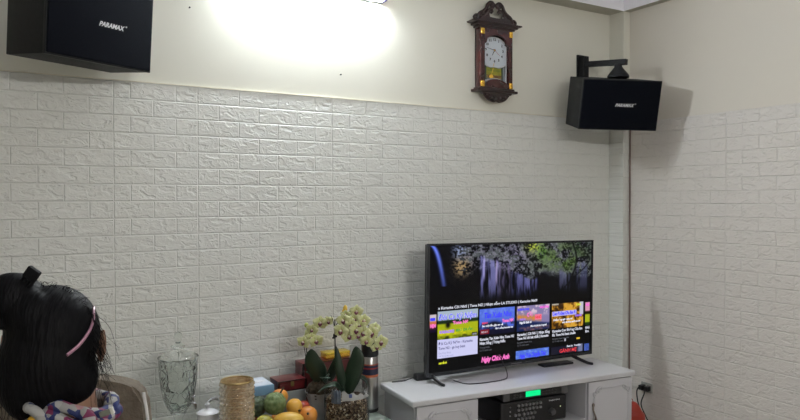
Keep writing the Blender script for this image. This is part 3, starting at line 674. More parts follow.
# ------------------------------------------------------------------ wall outlet, plugs, red bag
ox = XR-.007
t = thing('wall_outlet', 'grey double wall outlet low on the right wall beside the cabinet', 'outlet', (ox, -.283, .2))
b = new(); box(b, -.010, 0, -.043, .043, 0, .062, .003); obj('plate', b, mat('grey_outlet_plate', (.30, .31, .29), .5), t)
b = new()
for y in (-.02, .02): box(b, -.012, -.009, y-.014, y+.014, .014, .048, .002)
obj('socket_insert', b, mat('dark_socket', (.09, .09, .09), .5), t)
for y, pts, lb in ((-.261, [(-.035, .012, .03), (-.045, .016, 0), (-.04, .012, -.06), (-.035, -.008, -.13), (-.04, -.02, -.197)], 'black plug with cord in the outlet half nearer the cabinet'),
                   (-.305, [(-.035, 0, .028), (-.05, -.002, 0), (-.045, .022, -.05), (-.035, .030, -.09), (-.03, .005, -.14), (-.04, -.045, -.197)], 'black plug with cord in the outlet half farther from the cabinet')):
    t = thing('power_plug', lb, 'plug', (ox-.012, y, .2))
    b = new(); box(b, -.034, -.0005, -.016, .016, .014, .046, .007, 3); obj('plug_body', b, M_black, t)
    b = new(); tube(b, pts, .0042, 6); obj('cord', b, M_black, t)
b = new()
res = ellip(b, (3.41, -.34, .095), (.085, .11, .098), 28, 18)
for v in res:
    p = v.co; k = math.sin(p.z*60+p.y*25)*.006+math.sin(p.y*70+p.x*40)*.004; p.x += k; p.y += k*.7
    if p.z > .14: p.x = 3.41+(p.x-3.41)*.8; p.z += .012*math.sin(p.y*45)
    p.z = max(p.z, .001)
for s in (-1, 1): tube(b, [(3.41+s*.02, -.36, .172), (3.41+s*.03, -.345, .20), (3.41+s*.03, -.315, .20), (3.41+s*.02, -.30, .172)], .006, 6, 5, None, .4)
tag(obj('plastic_bag', b, noisy('red_plastic', (.33, .035, .02), (.42, .05, .03), 10, .4)), 'red plastic bag on the floor between the cabinet and the right wall', 'bag')

# ------------------------------------------------------------------ low marble topped table and what stands on it
TZ = .37
M_marble = noisy('green_grey_marble', (.13, .17, .14), (.30, .34, .30), 9, .2, detail=8, coat=.3)
t = thing('low_table', 'low table with a green-grey marble top left of the television cabinet', 'table', (1.08, -.40, 0))
b = new(); box(b, -.60, .60, -.36, .375, TZ-.03, TZ, .006, 3); obj('tabletop', b, M_marble, t)
b = new(); box(b, -.55, .55, -.31, .34, TZ-.10, TZ-.0305, .003); obj('apron', b, M_wooddark, t)
for x in (-.51, .51):
    for y in (-.27, .30): b = new(); lathe(b, [(.026, 0), (.03, .02), (.022, .06), (.03, .16), (.026, TZ-.11), (.032, TZ-.10)], x, y, 20); obj('leg', b, M_wooddark, t)

def glassy(name, col, rough=.05, ior=1.28, bump=0, scale=40, tr=1.0):
    M = mat(name, col, rough, trans=tr, ior=ior)
    if bump:
        tc = nd(M, 'ShaderNodeTexCoord'); v = nd(M, 'ShaderNodeTexVoronoi', feature='DISTANCE_TO_EDGE'); v.inputs['Scale'].default_value = scale
        mp = nd(M, 'ShaderNodeMapping'); mp.inputs['Scale'].default_value = (1, 1, .7); lk(M, tc.outputs['Object'], mp.inputs[0]); lk(M, mp.outputs[0], v.inputs['Vector'])
        r = nd(M, 'ShaderNodeMapRange'); r.inputs['From Max'].default_value = .12; lk(M, v.outputs['Distance'], r.inputs['Value'])
        bp = nd(M, 'ShaderNodeBump'); bp.inputs['Strength'].default_value = bump; bp.inputs['Distance'].default_value = .004; lk(M, r.outputs[0], bp.inputs['Height']); lk(M, bp.outputs[0], bsdf(M).inputs['Normal'])
    return M
# glass drink dispenser
t = thing('glass_dispenser', 'tall cut-glass drink dispenser with a knobbed lid and small tap', 'dispenser', (.656, -.30, TZ))
G = glassy('cut_glass', (.90, .93, .91), .06, bump=1.0, scale=30); G2 = glassy('clear_glass', (.92, .95, .93), .03)
z0 = -TZ
outer = [(.0005, .192), (.028, .193), (.042, .205), (.054, .225), (.066, .262), (.074, .31), (.079, .36), (.081, .41), (.082, .423)]
inner = [(.078, .423), (.077, .41), (.075, .36), (.070, .31), (.062, .265), (.050, .230), (.036, .210), (.0005, .203)]
b = new(); lathe(b, outer+inner, n=48, cap=False); obj('bowl', b, G, t)
b = new(); lathe(b, [(.062, .001), (.064, .006), (.03, .022), (.014, .045), (.012, .09), (.020, .12), (.013, .15), (.022, .175), (.034, .191), (.0005, .1915)], n=40); obj('pedestal', b, G2, t)
b = new(); lathe(b, [(.083, .4245), (.0845, .429), (.080, .434), (.060, .444), (.036, .452), (.024, .457), (.018, .463), (.029, .470), (.030, .475), (.018, .481), (.012, .488), (.010, .493), (.016, .503), (.018, .514), (.014, .528), (.006, .535), (.0005, .536)], n=40); obj('lid', b, G2, t)
cd = Vector((0-.656, -3.249+.30, 0)).normalized(); rt = Vector((-cd.y, cd.x, 0)); td = (cd*.8+rt*.75).normalized()
b = new(); p0 = td*.062; tube(b, [(p0.x, p0.y, .245), (p0.x+td.x*.022, p0.y+td.y*.022, .246), (p0.x+td.x*.034, p0.y+td.y*.034, .238), (p0.x+td.x*.036, p0.y+td.y*.036, .218)], .007, 10); 
q = p0+td*.025; tube(b, [(q.x, q.y, .25), (q.x, q.y, .268)], .004, 8, 2); ellip(b, (q.x, q.y, .272), (.011, .011, .005), 12, 8)
obj('tap', b, mat('chrome', (.6, .6, .62), .12, metal=1), t)
# white porcelain jar
M_porc = mat('white_porcelain', (.62, .62, .64), .12, coat=.5)
t = thing('porcelain_pot', 'white porcelain lidded pot between the glass dispenser and the amber vase', 'pot', (.754, -.397, TZ))
b = new(); lathe(b, [(.030, .0005), (.034, .004), (.045, .03), (.052, .08), (.050, .13), (.044, .17), (.041, .196), (.0005, .1965)], n=36); obj('body', b, M_porc, t)
b = new(); lathe(b, [(.044, .1975), (.046, .201), (.040, .207), (.024, .214), (.008, .218), (.006, .222), (.011, .228), (.012, .234), (.008, .240), (.0005, .242)], n=36); obj('lid', b, M_porc, t)
b = new(); tube(b, [(.0, -.050, .135), (-.005, -.072, .15), (-.004, -.078, .175), (-.002, -.074, .182)], .008, 10, 6, .006); obj('spout', b, M_porc, t)
b = new()
for i in range(9): a = PI*(.12+.76*i/8); ellip(b, (.040+.035*math.cos(a), .045, .205+.038*math.sin(a)), (.006, .006, .006), 10, 8)
tube(b, [(.040+.035*math.cos(PI*(.04+.92*i/8)), .045, .200+.037*math.sin(PI*(.04+.92*i/8))) for i in range(9)], .0025, 6, 2)
tube(b, [(.006, .045, .203), (.008, .046, .16)], .003, 6, 2); tube(b, [(.074, .045, .203), (.05, .03, .15), (.045, .02, .12)], .003, 6, 4)
obj('beaded_handle', b, mat('silver_bead', (.5, .5, .5), .25, metal=.8), t)
# amber ribbed vase
M_amber = noisy('amber_glass', (.50, .34, .17), (.66, .48, .27), 60, .12, spec=.8, trans=.68)
t = thing('amber_vase', 'tall amber ribbed glass vase with woven-looking rings', 'vase', (.838, -.533, TZ))
prof = []
for i in range(121):
    z = .352*i/120; ph = (z/.0185) % 1; prof.append((.064+.0065*math.sin(PI*ph), z+.0005))
def wv(r, z, a): return r+.0022*math.cos(a*22)*(1 if int(z/.0185) % 2 else -1)
b = new(); lathe(b, prof, n=88, fn=wv, cap=False)
lathe(b, [(.064, .352), (.067, .3535), (.0655, .356), (.060, .353), (.058, .34), (.057, .02), (.0005, .018)], n=64, cap=False); lathe(b, [(.064, .0005), (.0005, .0005)], n=64, cap=False)
obj('ribbed_body', b, M_amber, t, angle=3)
b = new(); tube(b, [(.0645*math.cos(2*PI*i/32), .0645*math.sin(2*PI*i/32), .356) for i in range(33)], .0035, 8, 1); obj('rim', b, mat('gold_rim', (.42, .30, .12), .25, metal=.7), t)

# boxes at the back of the table
tag(obj('carton', (lambda b: (box(b, .93, 1.275, -.225, -.04, TZ+.001, .552, .003), b)[1])(new()), mat('grey_card', (.22, .24, .25), .6)), 'plain grey carton against the wall under the small lacquer box', 'box')
t = thing('tissue_box', 'light blue box with a white top lying on the grey carton', 'box', (1.035, -.150, .553))
b = new(); box(b, -.078, .078, -.075, .085, 0, .045, .004); obj('box_body', b, mat('light_blue_card', (.17, .33, .48), .5), t)
b = new(); box(b, -.072, .072, -.069, .078, .0445, .0475, .001)
obj('white_top_panel', b, mat('white_card', (.55, .60, .68), .5), t)
b = new(); ellip(b, (.01, 0, .047), (.045, .02, .008), 20, 8, fn=lambda p: 1+.15*math.sin(p.x*14)); obj('tissue_slot', b, mat('tissue', (.65, .66, .70), .8), t)
M_lacq = noisy('red_lacquer', (.075, .008, .010), (.13, .014, .016), 12, .3, coat=.25)
M_lacqd = mat('dark_lacquer', (.025, .008, .01), .25, coat=.4)
def lacquer_box(label, x0, x1, y0, y1, z0, z1, latch=True):
    t = thing('lacquer_box', label, 'box', ((x0+x1)/2, (y0+y1)/2, z0)); w_, d_, h_ = (x1-x0)/2, (y1-y0)/2, z1-z0
    b = new(); box(b, -w_, w_, -d_, d_, 0, h_*.68, .002); obj('base', b, M_lacq, t)
    b = new(); box(b, -w_-.002, w_+.002, -d_-.002, d_+.002, h_*.68, h_, .003); obj('lid', b, M_lacq, t)
    b = new()
    for x in (-w_, w_):
        box(b, x-.006, x+.006, -d_-.003, -d_+.003, 0, h_, .001)
    box(b, -w_, w_, -d_-.0035, -d_+.002, h_-.005, h_+.0005, .001); box(b, -w_, w_, -d_-.0025, -d_+.002, 0, .005, .001)
    obj('dark_edging', b, M_lacqd, t)
    if latch: b = new(); box(b, -.008, .008, -d_-.006, -d_-.001, h_*.42, h_*.88, .002); obj('latch', b, mat('antique_brass', (.20, .16, .06), .4, metal=.6), t)
    return t
lacquer_box('small dark red lacquer box with a brass latch on the grey carton', 1.137, 1.275, -.215, -.10, .5535, .603)
lacquer_box('larger red lacquer box behind the orchids', 1.292, 1.56, -.145, -.045, TZ+.001, .655, latch=False)
t = thing('gold_box', 'shiny gold gift box on top of the larger red lacquer box', 'box', (1.490, -.095, .6565))
b = new(); box(b, -.068, .068, -.035, .035, 0, .022, .003); obj('base', b, M_gold, t)
b = new(); box(b, -.069, .069, -.037, .037, .0225, .032, .003); obj('lid', b, mat('bright_gold_foil', (.9, .65, .08), .2, metal=.8), t)

# thermos flask
t = thing('thermos', 'tall steel thermos flask with a black top standing beside the cabinet', 'flask', (1.655, -.165, TZ))
b = new(); lathe(b, [(.040, .0005), (.0435, .003), (.0435, .016), (.042, .0175)], n=40); obj('base_ring', b, M_black, t)
b = new(); lathe(b, [(.0415, .018), (.0425, .022), (.0425, .282), (.040, .286)], n=48); obj('body', b, M_steel, t)
b = new(); lathe(b, [(.0432, .182), (.0432, .250)], n=48, cap=False)
Ml = mat('navy_label', (.02, .03, .07), .4); g = nd(Ml, 'ShaderNodeTexCoord'); sp = nd(Ml, 'ShaderNodeSeparateXYZ'); lk(Ml, g.outputs['Object'], sp.inputs[0])
cr = nd(Ml, 'ShaderNodeValToRGB'); cr.color_ramp.interpolation = 'CONSTANT'; mr = nd(Ml, 'ShaderNodeMapRange'); mr.inputs['From Min'].default_value = .182; mr.inputs['From Max'].default_value = .250; lk(Ml, sp.outputs[2], mr.inputs['Value']); lk(Ml, mr.outputs[0], cr.inputs[0])
e = cr.color_ramp.elements; e[0].color = (.45, .12, .05, 1); e[1].position = .18; e[1].color = (.015, .02, .05, 1)
for ps, c in ((.62, (.30, .03, .03, 1)), (.72, (.02, .02, .05, 1)), (.9, (.4, .10, .06, 1))): q = e.new(ps); q.color = c
lk(Ml, cr.outputs[0], bsdf(Ml).inputs['Base Color']); obj('label_band', b, Ml, t)
b = new(); lathe(b, [(.0415, .287), (.0445, .292), (.0445, .360), (.040, .382), (.032, .400), (.0005, .404)], n=40); obj('black_top', b, M_black, t)

# ------------------------------------------------------------------ fruit bowl
t = thing('fruit_bowl', 'footed white bowl under the pile of fruit', 'bowl', (1.06, -.43, TZ))
b = new(); lathe(b, [(.055, .0005), (.058, .006), (.03, .02), (.028, .03), (.06, .042), (.10, .06), (.128, .09), (.134, .110), (.131, .112), (.124, .094), (.095, .068), (.05, .052), (.0005, .050)], n=48, cap=False)
lathe(b, [(.055, .0005), (.0005, .002)], n=48, cap=False)
obj('bowl_body', b, M_porc, t)
def fruit_skin(name, c1, c2, sc=25, rough=.35, bump=.0):
    return noisy(name, tuple(x*.82 for x in c1), tuple(x*.82 for x in c2), sc, rough, bump, sc*3)
FS = {
 'custard_g': fruit_skin('custard_apple_green', (.10, .16, .05), (.22, .28, .12), 40, .6), 'custard_d': fruit_skin('custard_apple_dark', (.03, .05, .03), (.10, .14, .06), 40, .6),
 'orange': fruit_skin('orange_skin', (.62, .16, .03), (.72, .36, .06), 12), 'yellow': fruit_skin('yellow_orange_skin', (.72, .34, .04), (.80, .46, .08), 10),
 'mango': fruit_skin('yellow_mango_skin', (.68, .38, .05), (.76, .50, .10), 8), 'green': fruit_skin('yellow_green_skin', (.32, .30, .05), (.50, .42, .08), 12),
 'red': fruit_skin('red_skin', (.30, .03, .02), (.50, .08, .04), 14), 'deep': fruit_skin('deep_orange_skin', (.62, .20, .03), (.70, .30, .06), 9)}
M_stalk = mat('brown_stalk', (.05, .035, .02), .7)
M_spot = mat('dark_spot', (.03, .02, .01), .6)
def fruit(kind, label, loc, r, skin, stalk=None, shape=(1, 1, 1), rot=(0, 0, 0), knob=False, spot=None, group=None):
    t = thing(kind, label, 'fruit', loc, group='fruit piled in the bowl')
    R_ = Euler(rot).to_matrix()
    b = new()
    def fn(p):
        d = math.hypot(p.x, p.y); k = 1-.10*math.exp(-(d/.30)**2)
        if knob: 
            th = math.atan2(p.y, p.x); ph = math.acos(max(-1, min(1, p.z)))
            row = ph*6.2; k += .075*abs(math.sin(row))**.7*abs(math.sin(th*6+(int(row/PI) % 2)*PI/2))**.6
        return k
    ellip(b, (0, 0, 0), (r*shape[0], r*shape[1], r*shape[2]), 64 if knob else 32, 40 if knob else 20, R_, fn)
    obj('flesh', b, FS[skin], t)
    if stalk:
        b = new(); e = Vector(stalk); s0 = e.normalized()*r*.80; tube(b, [s0, s0+(e-s0)*.5+Vector((0, 0, .002)), e], .0035, 8, 5, .0045); obj('stalk', b, M_stalk, t)
    if spot:
        d = Vector(spot).normalized(); n_ = 1.0
        b = new(); s_ = Vector((d.x*r*shape[0], d.y*r*shape[1], d.z*r*shape[2])); ellip(b, s_*.985, (.006, .006, .006), 12, 8); obj('blossom_end', b, M_spot, t)
    return t
# hidden lower layer carrying the pile
for k, a in enumerate((.3, 1.35, 2.4, 3.45, 4.5, 5.55)):
    fruit('orange', 'orange low in the bowl, under the other fruit', (1.06+.072*math.cos(a), -.43+.072*math.sin(a), TZ+.100), .034, 'orange')
fruit('custard_apple', 'light green custard apple with a thick brown stalk, front of the pile', (1.033, -.447, .578), .047, 'custard_g', (.045, .010, .062), knob=True)
fruit('custard_apple', 'dark green custard apple left of the lighter one', (.973, -.377, .556), .043, 'custard_d', knob=True)
fruit('persimmon', 'red-orange persimmon behind the stalk of the custard apple', (1.102, -.322, .566), .039, 'orange', shape=(1, 1, .88), spot=(-.2, -.8, .5))
fruit('persimmon', 'yellow round fruit with one dark spot, right of the custard apple', (1.126, -.440, .547), .036, 'yellow', spot=(.25, -.9, -.25))
fruit('persimmon', 'orange round fruit with a dark spot at the right end of the pile', (1.176, -.478, .510), .041, 'deep', spot=(-.35, -.75, .45))
fruit('apple', 'dark red apple behind the two yellow-orange fruits', (1.195, -.375, .512), .034, 'red')
fruit('mango', 'large yellow mango lying at the very front of the pile', (1.065, -.528, .524), .036, 'mango', shape=(1.8, 1, .9), rot=(0, 0, -.5))
fruit('mango', 'yellow-green fruit at the lower left of the pile', (.975, -.48, .510), .036, 'green', shape=(1.1, 1, 1))
fruit('apple', 'orange-red fruit peeping out beside the amber vase', (.955, -.36, .490), .032, 'red')

# ------------------------------------------------------------------ orchids (local x runs along the plant's broad side, y to the wall)
M_leaf = noisy('dark_orchid_leaf', (.007, .020, .010), (.014, .034, .017), 6, .35, coat=.2)
M_leafl = noisy('grey_green_leaf', (.035, .065, .05), (.055, .09, .07), 8, .4)
M_stem = mat('dark_stem', (.02, .025, .015), .5)
M_lip = noisy('maroon_lip', (.13, .03, .06), (.24, .08, .12), 60, .5)
M_lipw = mat('lip_white', (.65, .6, .5), .5)
def petal_mat():
    M = mat('lemon_petal', (.62, .64, .26), .55); b = bsdf(M); b.inputs['Subsurface Weight'].default_value = .15; b.inputs['Subsurface Radius'].default_value = (.004, .004, .002)
    tc = nd(M, 'ShaderNodeTexCoord'); v = nd(M, 'ShaderNodeVectorMath', operation='LENGTH'); lk(M, tc.outputs['Object'], v.inputs[0])
    r = nd(M, 'ShaderNodeValToRGB'); mr = nd(M, 'ShaderNodeMapRange'); mr.inputs['From Max'].default_value = .03; lk(M, v.outputs['Value'], mr.inputs['Value']); lk(M, mr.outputs[0], r.inputs[0])
    e = r.color_ramp.elements; e[0].color = (.45, .20, .14, 1); e[0].position = .12; e[1].color = (.58, .62, .26, 1); e[1].position = .38; q = e.new(.85); q.color = (.66, .68, .38, 1)
    lk(M, r.outputs[0], b.inputs['Base Color']); return M
M_petal = petal_mat(); M_bud = mat('green_bud', (.42, .48, .12), .5); M_ybud = mat('orange_bud', (.65, .42, .05), .5)
def petal(bm, ang, L, Wd, cup=.25, z0=0):
    nL, nW = 8, 6; V = []; V2 = []
    ca, sa = math.cos(ang), math.sin(ang)
    for i in range(nL+1):
        t_ = i/nL; hw = Wd/2*math.sin(PI*min(1, .12+.88*t_)**.8)**.7 if i < nL else Wd*.08
        row = []; row2 = []
        for j in range(nW+1):
            s_ = j/nW*2-1; x = s_*hw; z = .002+L*t_; y = z0-.004-.010*math.sin(t_*PI*.8)*cup*2+.005*s_*s_*cup*2-.0015*math.sin(s_*5+t_*4)
            row.append(bm.verts.new((x*ca+z*sa, y, -x*sa+z*ca))); row2.append(bm.verts.new((x*ca+z*sa, y+.0009, -x*sa+z*ca)))
        V.append(row); V2.append(row2)
    for A, s in ((V, 1), (V2, -1)):
        for i in range(nL):
            for j in range(nW):
                f = (A[i][j], A[i][j+1], A[i+1][j+1], A[i+1][j]); bm.faces.new(f if s > 0 else f[::-1])
    for i in range(nL):
        for j in (0, nW): bm.faces.new((V[i][j], V[i+1][j], V2[i+1][j], V2[i][j]))
    for j in range(nW): bm.faces.new((V[nL][j], V[nL][j+1], V2[nL][j+1], V2[nL][j]))
def flower_meshes():
    b = new()
    for a in (0, 2.25, -2.25): petal(b, a, .025, .022, .2, .002)
    for a in (1.25, -1.25): petal(b, a, .027, .034, .3, 0)
    fl = obj('flower', b, M_petal, None, angle=2)
    b = new(); ellip(b, (0, -.009, -.006), (.0050, .005, .0065), 14, 10); ellip(b, (-.005, -.009, -.003), (.003, .003, .0045), 10, 8); ellip(b, (.005, -.009, -.003), (.003, .003, .0045), 10, 8)
    lip = obj('lip', b, M_lip, fl)
    b = new(); ellip(b, (0, -.011, .003), (.0035, .005, .004), 12, 8); c = obj('column', b, M_lipw, fl)
    return fl
proto = flower_meshes(); used = [False]
def flower(parent, x, y, z, s=1.0, yaw=0, pit=0, rol=0):
    if not used[0]: f = proto; used[0] = True
    else:
        f = proto.copy(); COL.objects.link(f)
        for ch in list(proto.children): c = ch.copy(); COL.objects.link(c); c.parent = f
    f.parent = parent; f.location = (x, y, z); f.rotation_euler = (pit, rol, yaw); k = s*1.22; f.scale = (k, k, k); return f
def leaf(parent, pts, width, lat, M, fold=.25, name='leaf'):
    P = smooth_path(pts, 6); n = len(P); nW = 6; lat = Vector(lat).normalized(); V = []; V2 = []
    b = new()
    for i, p in enumerate(P):
        t_ = i/(n-1); d = (P[min(i+1, n-1)]-P[max(i-1, 0)]).normalized(); l = (lat-d*lat.dot(d)).normalized(); nn = d.cross(l)
        hw = width/2*(math.sin(PI*(.10+.90*t_))**.55 if t_ < .999 else .02)*(1 if t_ > .25 else .55+.45*t_/.25)
        if t_ > .999: hw = width*.04
        r = []; r2 = []
        for j in range(nW+1):
            s_ = j/nW*2-1; q = p+l*(s_*hw)+nn*(abs(s_)**1.3*hw*fold); r.append(b.verts.new(q)); r2.append(b.verts.new(q-nn*.0022))
        V.append(r); V2.append(r2)
    for A in (V, V2):
        for i in range(n-1):
            for j in range(nW): b.faces.new((A[i][j], A[i][j+1], A[i+1][j+1], A[i+1][j]))
    for i in range(n-1):
        for j in (0, nW): b.faces.new((V[i][j], V[i+1][j], V2[i+1][j], V2[i][j]))
    for i in (0, n-1):
        for j in range(nW): b.faces.new((V[i][j], V[i][j+1], V2[i][j+1], V2[i][j]))
    return obj(name, b, M, parent, angle=2)
RZ = -.537
# left plant
oa = thing('orchid', 'left potted orchid with a few pale yellow flowers, pot wrapped in white plastic', 'plant', (1.313, -.307, TZ), RZ)
def wr(r, z, a): return r*(1+.05*math.sin(a*7+z*30)+.03*math.sin(a*13-z*50))
b = new(); lathe(b, [(.0005, .001), (.034, .001), (.038, .05), (.050, .12), (.064, .165), (.073, .190), (.069, .188), (.058, .160), (.0005, .150)], n=56, fn=wr); obj('plastic_wrap', b, noisy('white_plastic_wrap', (.36, .37, .38), (.50, .51, .52), 15, .3, .6, 30), oa)
b = new(); vs = ellip(b, (0, 0, .188), (.068, .066, .052), 36, 20)
for v in vs: v.co += Vector((random.uniform(-1, 1), random.uniform(-1, 1), random.uniform(-1, 1)))*.004; v.co.z = max(v.co.z, .155)
obj('potting_moss', b, noisy('dark_moss', (.02, .015, .008), (.07, .05, .03), 40, .9, 1, 80), oa)
leaf(oa, [(.006, -.01, .20), (-.010, -.02, .28), (-.034, -.03, .335), (-.040, -.035, .395)], .088, (1, .1, -.1), M_leaf, .15)
leaf(oa, [(.03, -.03, .235), (.035, -.055, .262), (.030, -.075, .270), (.006, -.085, .274)], .045, (.2, 1, -.3), M_leafl, .2)
leaf(oa, [(-.0, .01, .20), (-.03, .03, .26), (-.075, .035, .27)], .05, (.3, 1, 0), M_leaf, .2)
leaf(oa, [(.01, .02, .205), (.055, .03, .27), (.075, .03, .35)], .05, (1, .4, 0), M_leaf, .2)
b = new(); tube(b, [(-.015, 0, .205), (-.045, -.004, .30), (-.064, -.006, .37), (-.060, -.008, .44), (-.030, -.01, .505), (.010, -.01, .520), (.052, -.008, .528)], .0025, 8, 6, .0018)
tube(b, [(-.02, .006, .205), (-.062, .004, .31), (-.078, -.004, .40)], .0022, 8, 6, .0016); obj('flower_stem', b, M_stem, oa)
for x, y, z, s, yw, pt, ro in ((-.076, -.02, .425, 1.0, -.3, .1, .2), (-.020, -.025, .432, 1.05, .35, .1, -.2), (-.040, -.03, .448, .8, .1, .1, .2), (-.036, -.02, .485, .9, -.1, .25, .3), (.0, -.02, .515, 1.05, .2, 0, .1), (.036, -.018, .522, .85, .5, .1, -.3), (-.052, -.005, .455, .85, -.6, -.2, .5)):
    flower(oa, x, y, z, s, yw, pt, ro)
b = new(); ellip(b, (-.064, -.02, .505), (.010, .008, .012), 14, 10); obj('bud', b, M_bud, oa)
# right plant in a clear bag of bark
ob = thing('orchid', 'right orchid with an arch of pale yellow flowers in a clear bag of bark', 'plant', (1.352, -.505, TZ), RZ)
Mbk = mat('bark_chips', (.2, .15, .1), .8); tc = nd(Mbk, 'ShaderNodeTexCoord'); vo = nd(Mbk, 'ShaderNodeTexVoronoi'); vo.inputs['Scale'].default_value = 130; lk(Mbk, tc.outputs['Object'], vo.inputs['Vector'])
sv = nd(Mbk, 'ShaderNodeSeparateColor'); lk(Mbk, vo.outputs['Color'], sv.inputs[0]); cr = nd(Mbk, 'ShaderNodeValToRGB'); lk(Mbk, sv.outputs[0], cr.inputs[0]); cr.color_ramp.interpolation = 'CONSTANT'
e = cr.color_ramp.elements; e[0].color = (.035, .022, .014, 1); e[1].position = .35; e[1].color = (.11, .075, .045, 1)
for ps, c in ((.6, (.22, .165, .10, 1)), (.82, (.40, .33, .22, 1)), (.94, (.55, .50, .40, 1))): q = e.new(ps); q.color = c
lk(Mbk, cr.outputs[0], bsdf(Mbk).inputs['Base Color']); bp = nd(Mbk, 'ShaderNodeBump'); bp.inputs['Distance'].default_value = .004; bp.inputs['Strength'].default_value = 1; lk(Mbk, vo.outputs['Distance'], bp.inputs['Height']); lk(Mbk, bp.outputs[0], bsdf(Mbk).inputs['Normal'])
def wb(r, z, a): return r*(1+.03*math.sin(a*5+z*20)+.015*math.sin(a*11-z*45))
b = new(); lathe(b, [(.0005, .003), (.086, .003), (.093, .04), (.096, .12), (.092, .19), (.084, .205), (.05, .215), (.0005, .215)], n=64, fn=wb); obj('bark_medium', b, Mbk, ob)
b = new(); lathe(b, [(.090, .002), (.097, .04), (.100, .12), (.0965, .195), (.099, .225), (.096, .25), (.0945, .25), (.0965, .225), (.0945, .195), (.098, .12), (.095, .04), (.088, .002)], n=72, fn=lambda r, z, a: wb(r, z, a)+(.004*math.sin(a*9+z*60) if z > .19 else 0), cap=False)
obj('clear_bag', b, mat('clear_film', (.95, .95, .95), .12, trans=1, ior=1.12), ob)
def flap(name, a0, a1, z0, z1, M, r=.1015, dz=.0):
    b = new(); n = 14; A = []
    for i in range(n+1):
        a = a0+(a1-a0)*i/n; top = z1+.006*math.sin(i*1.7)-dz*i/n
        A.append([b.verts.new(((r+k*.0012+.002*math.sin(i*1.3+z*40))*math.cos(a), (r+k*.0012+.002*math.sin(i*1.3+z*40))*math.sin(a), z)) for k in (0, 1) for z in ((z0, (z0+top)/2, top) if k == 0 else (top, (z0+top)/2, z0))])
    for P, Q in zip(A, A[1:]):
        for k in range(6): b.faces.new((P[k], P[(k+1) % 6], Q[(k+1) % 6], Q[k]))
    b.faces.new(A[0]); b.faces.new(A[-1]); return obj(name, b, M, ob, angle=1.5)
f1 = flap('white_print_panel', -PI/2-.12, -.25, .214, .254, mat('milky_print', (.42, .43, .42), .35), dz=.03)
f2 = flap('blue_grey_print_panel', -PI/2-.62, -PI/2-.16, .200, .258, noisy('blue_grey_print', (.04, .06, .09), (.12, .15, .19), 30, .35))
b = new(); a = -PI/2+.25; box(b, .1035*math.cos(a)-.007, .1035*math.cos(a)+.007, .1035*math.sin(a)-.003, .1035*math.sin(a)+.001, .228, .244, .001); obj('blue_mark', b, mat('blue_print', (.06, .09, .22), .4), ob)
leaf(ob, [(-.01, 0, .21), (-.022, -.01, .29), (-.034, -.015, .36), (-.046, -.01, .435)], .040, (1, .2, 0), M_leaf, .2)
leaf(ob, [(.01, 0, .21), (.028, -.01, .30), (.048, -.02, .375), (.044, -.01, .435)], .076, (1, -.1, .1), M_leaf, .15)
leaf(ob, [(-.0, -.01, .21), (-.04, -.03, .27), (-.09, -.04, .265), (-.125, -.045, .235)], .06, (.1, 1, .1), M_leaf, .2)
leaf(ob, [(.01, .01, .21), (.04, .03, .275), (.075, .04, .275), (.095, .045, .245)], .055, (.1, 1, .1), M_leaf, .2)
leaf(ob, [(0, .02, .21), (.03, .05, .28), (.07, .08, .30)], .05, (.5, 1, .1), M_leaf, .2)
b = new(); tube(b, [(-.030, 0, .205), (-.046, 0, .33), (-.051, 0, .45), (-.052, 0, .555)], .0035, 8, 4, .0025); obj('support_stake', b, M_blackm, ob)
b = new(); box(b, -.060, -.042, -.008, .008, .474, .490, .003); box(b, -.064, -.048, -.006, .006, .468, .476, .002); obj('stake_clip', b, M_blackm, ob)
b = new(); tube(b, [(-.05, -.004, .33), (-.051, -.005, .49), (-.036, -.008, .548), (-.002, -.010, .586), (.036, -.012, .590), (.080, -.014, .552), (.125, -.014, .500), (.150, -.012, .45)], .0026, 8, 6, .0016)
tube(b, [(-.051, 0, .49), (-.058, 0, .54), (-.070, 0, .575)], .002, 6, 5, .001); obj('flower_stem', b, M_stem, ob)
for x, y, z, s, yw, pt, ro in ((.046, -.02, .596, .95, .2, .2, .1), (-.008, -.028, .555, 1.05, -.3, .1, -.2), (.024, -.03, .535, 1.0, .1, .1, .3), (.040, -.022, .558, .9, -.2, 0, -.4), (.078, -.026, .556, .95, .4, .1, .2),
                               (-.018, -.03, .508, 1.1, -.4, 0, .2), (.014, -.03, .486, 1.0, .1, .2, -.3), (.046, -.036, .512, 1.05, .2, 0, .1), (.080, -.034, .502, 1.1, -.1, .1, .2), (.113, -.03, .500, 1.05, .3, .1, -.2),
                               (.093, -.034, .464, .95, .1, .2, .3), (.154, -.028, .458, 1.05, .45, 0, .1), (.137, -.026, .437, .85, .2, .3, -.2), (.127, -.022, .518, .9, .5, -.1, .3), (-.002, -.012, .582, .7, 0, .4, 0), (.006, -.02, .530, .85, .2, 0, .5), (.062, -.03, .535, .9, 0, .1, -.1), (.060, -.03, .488, .9, -.2, .1, .4), (.106, -.028, .482, .9, .3, 0, -.4)):
    flower(ob, x, y, z, s, yw, pt, ro)
b = new(); ellip(b, (-.004, -.012, .606), (.010, .009, .016), 14, 10); ellip(b, (-.012, -.012, .594), (.007, .007, .010), 12, 8); obj('bud', b, M_ybud, ob)
for ti, d in ((-.30, .02),): pass

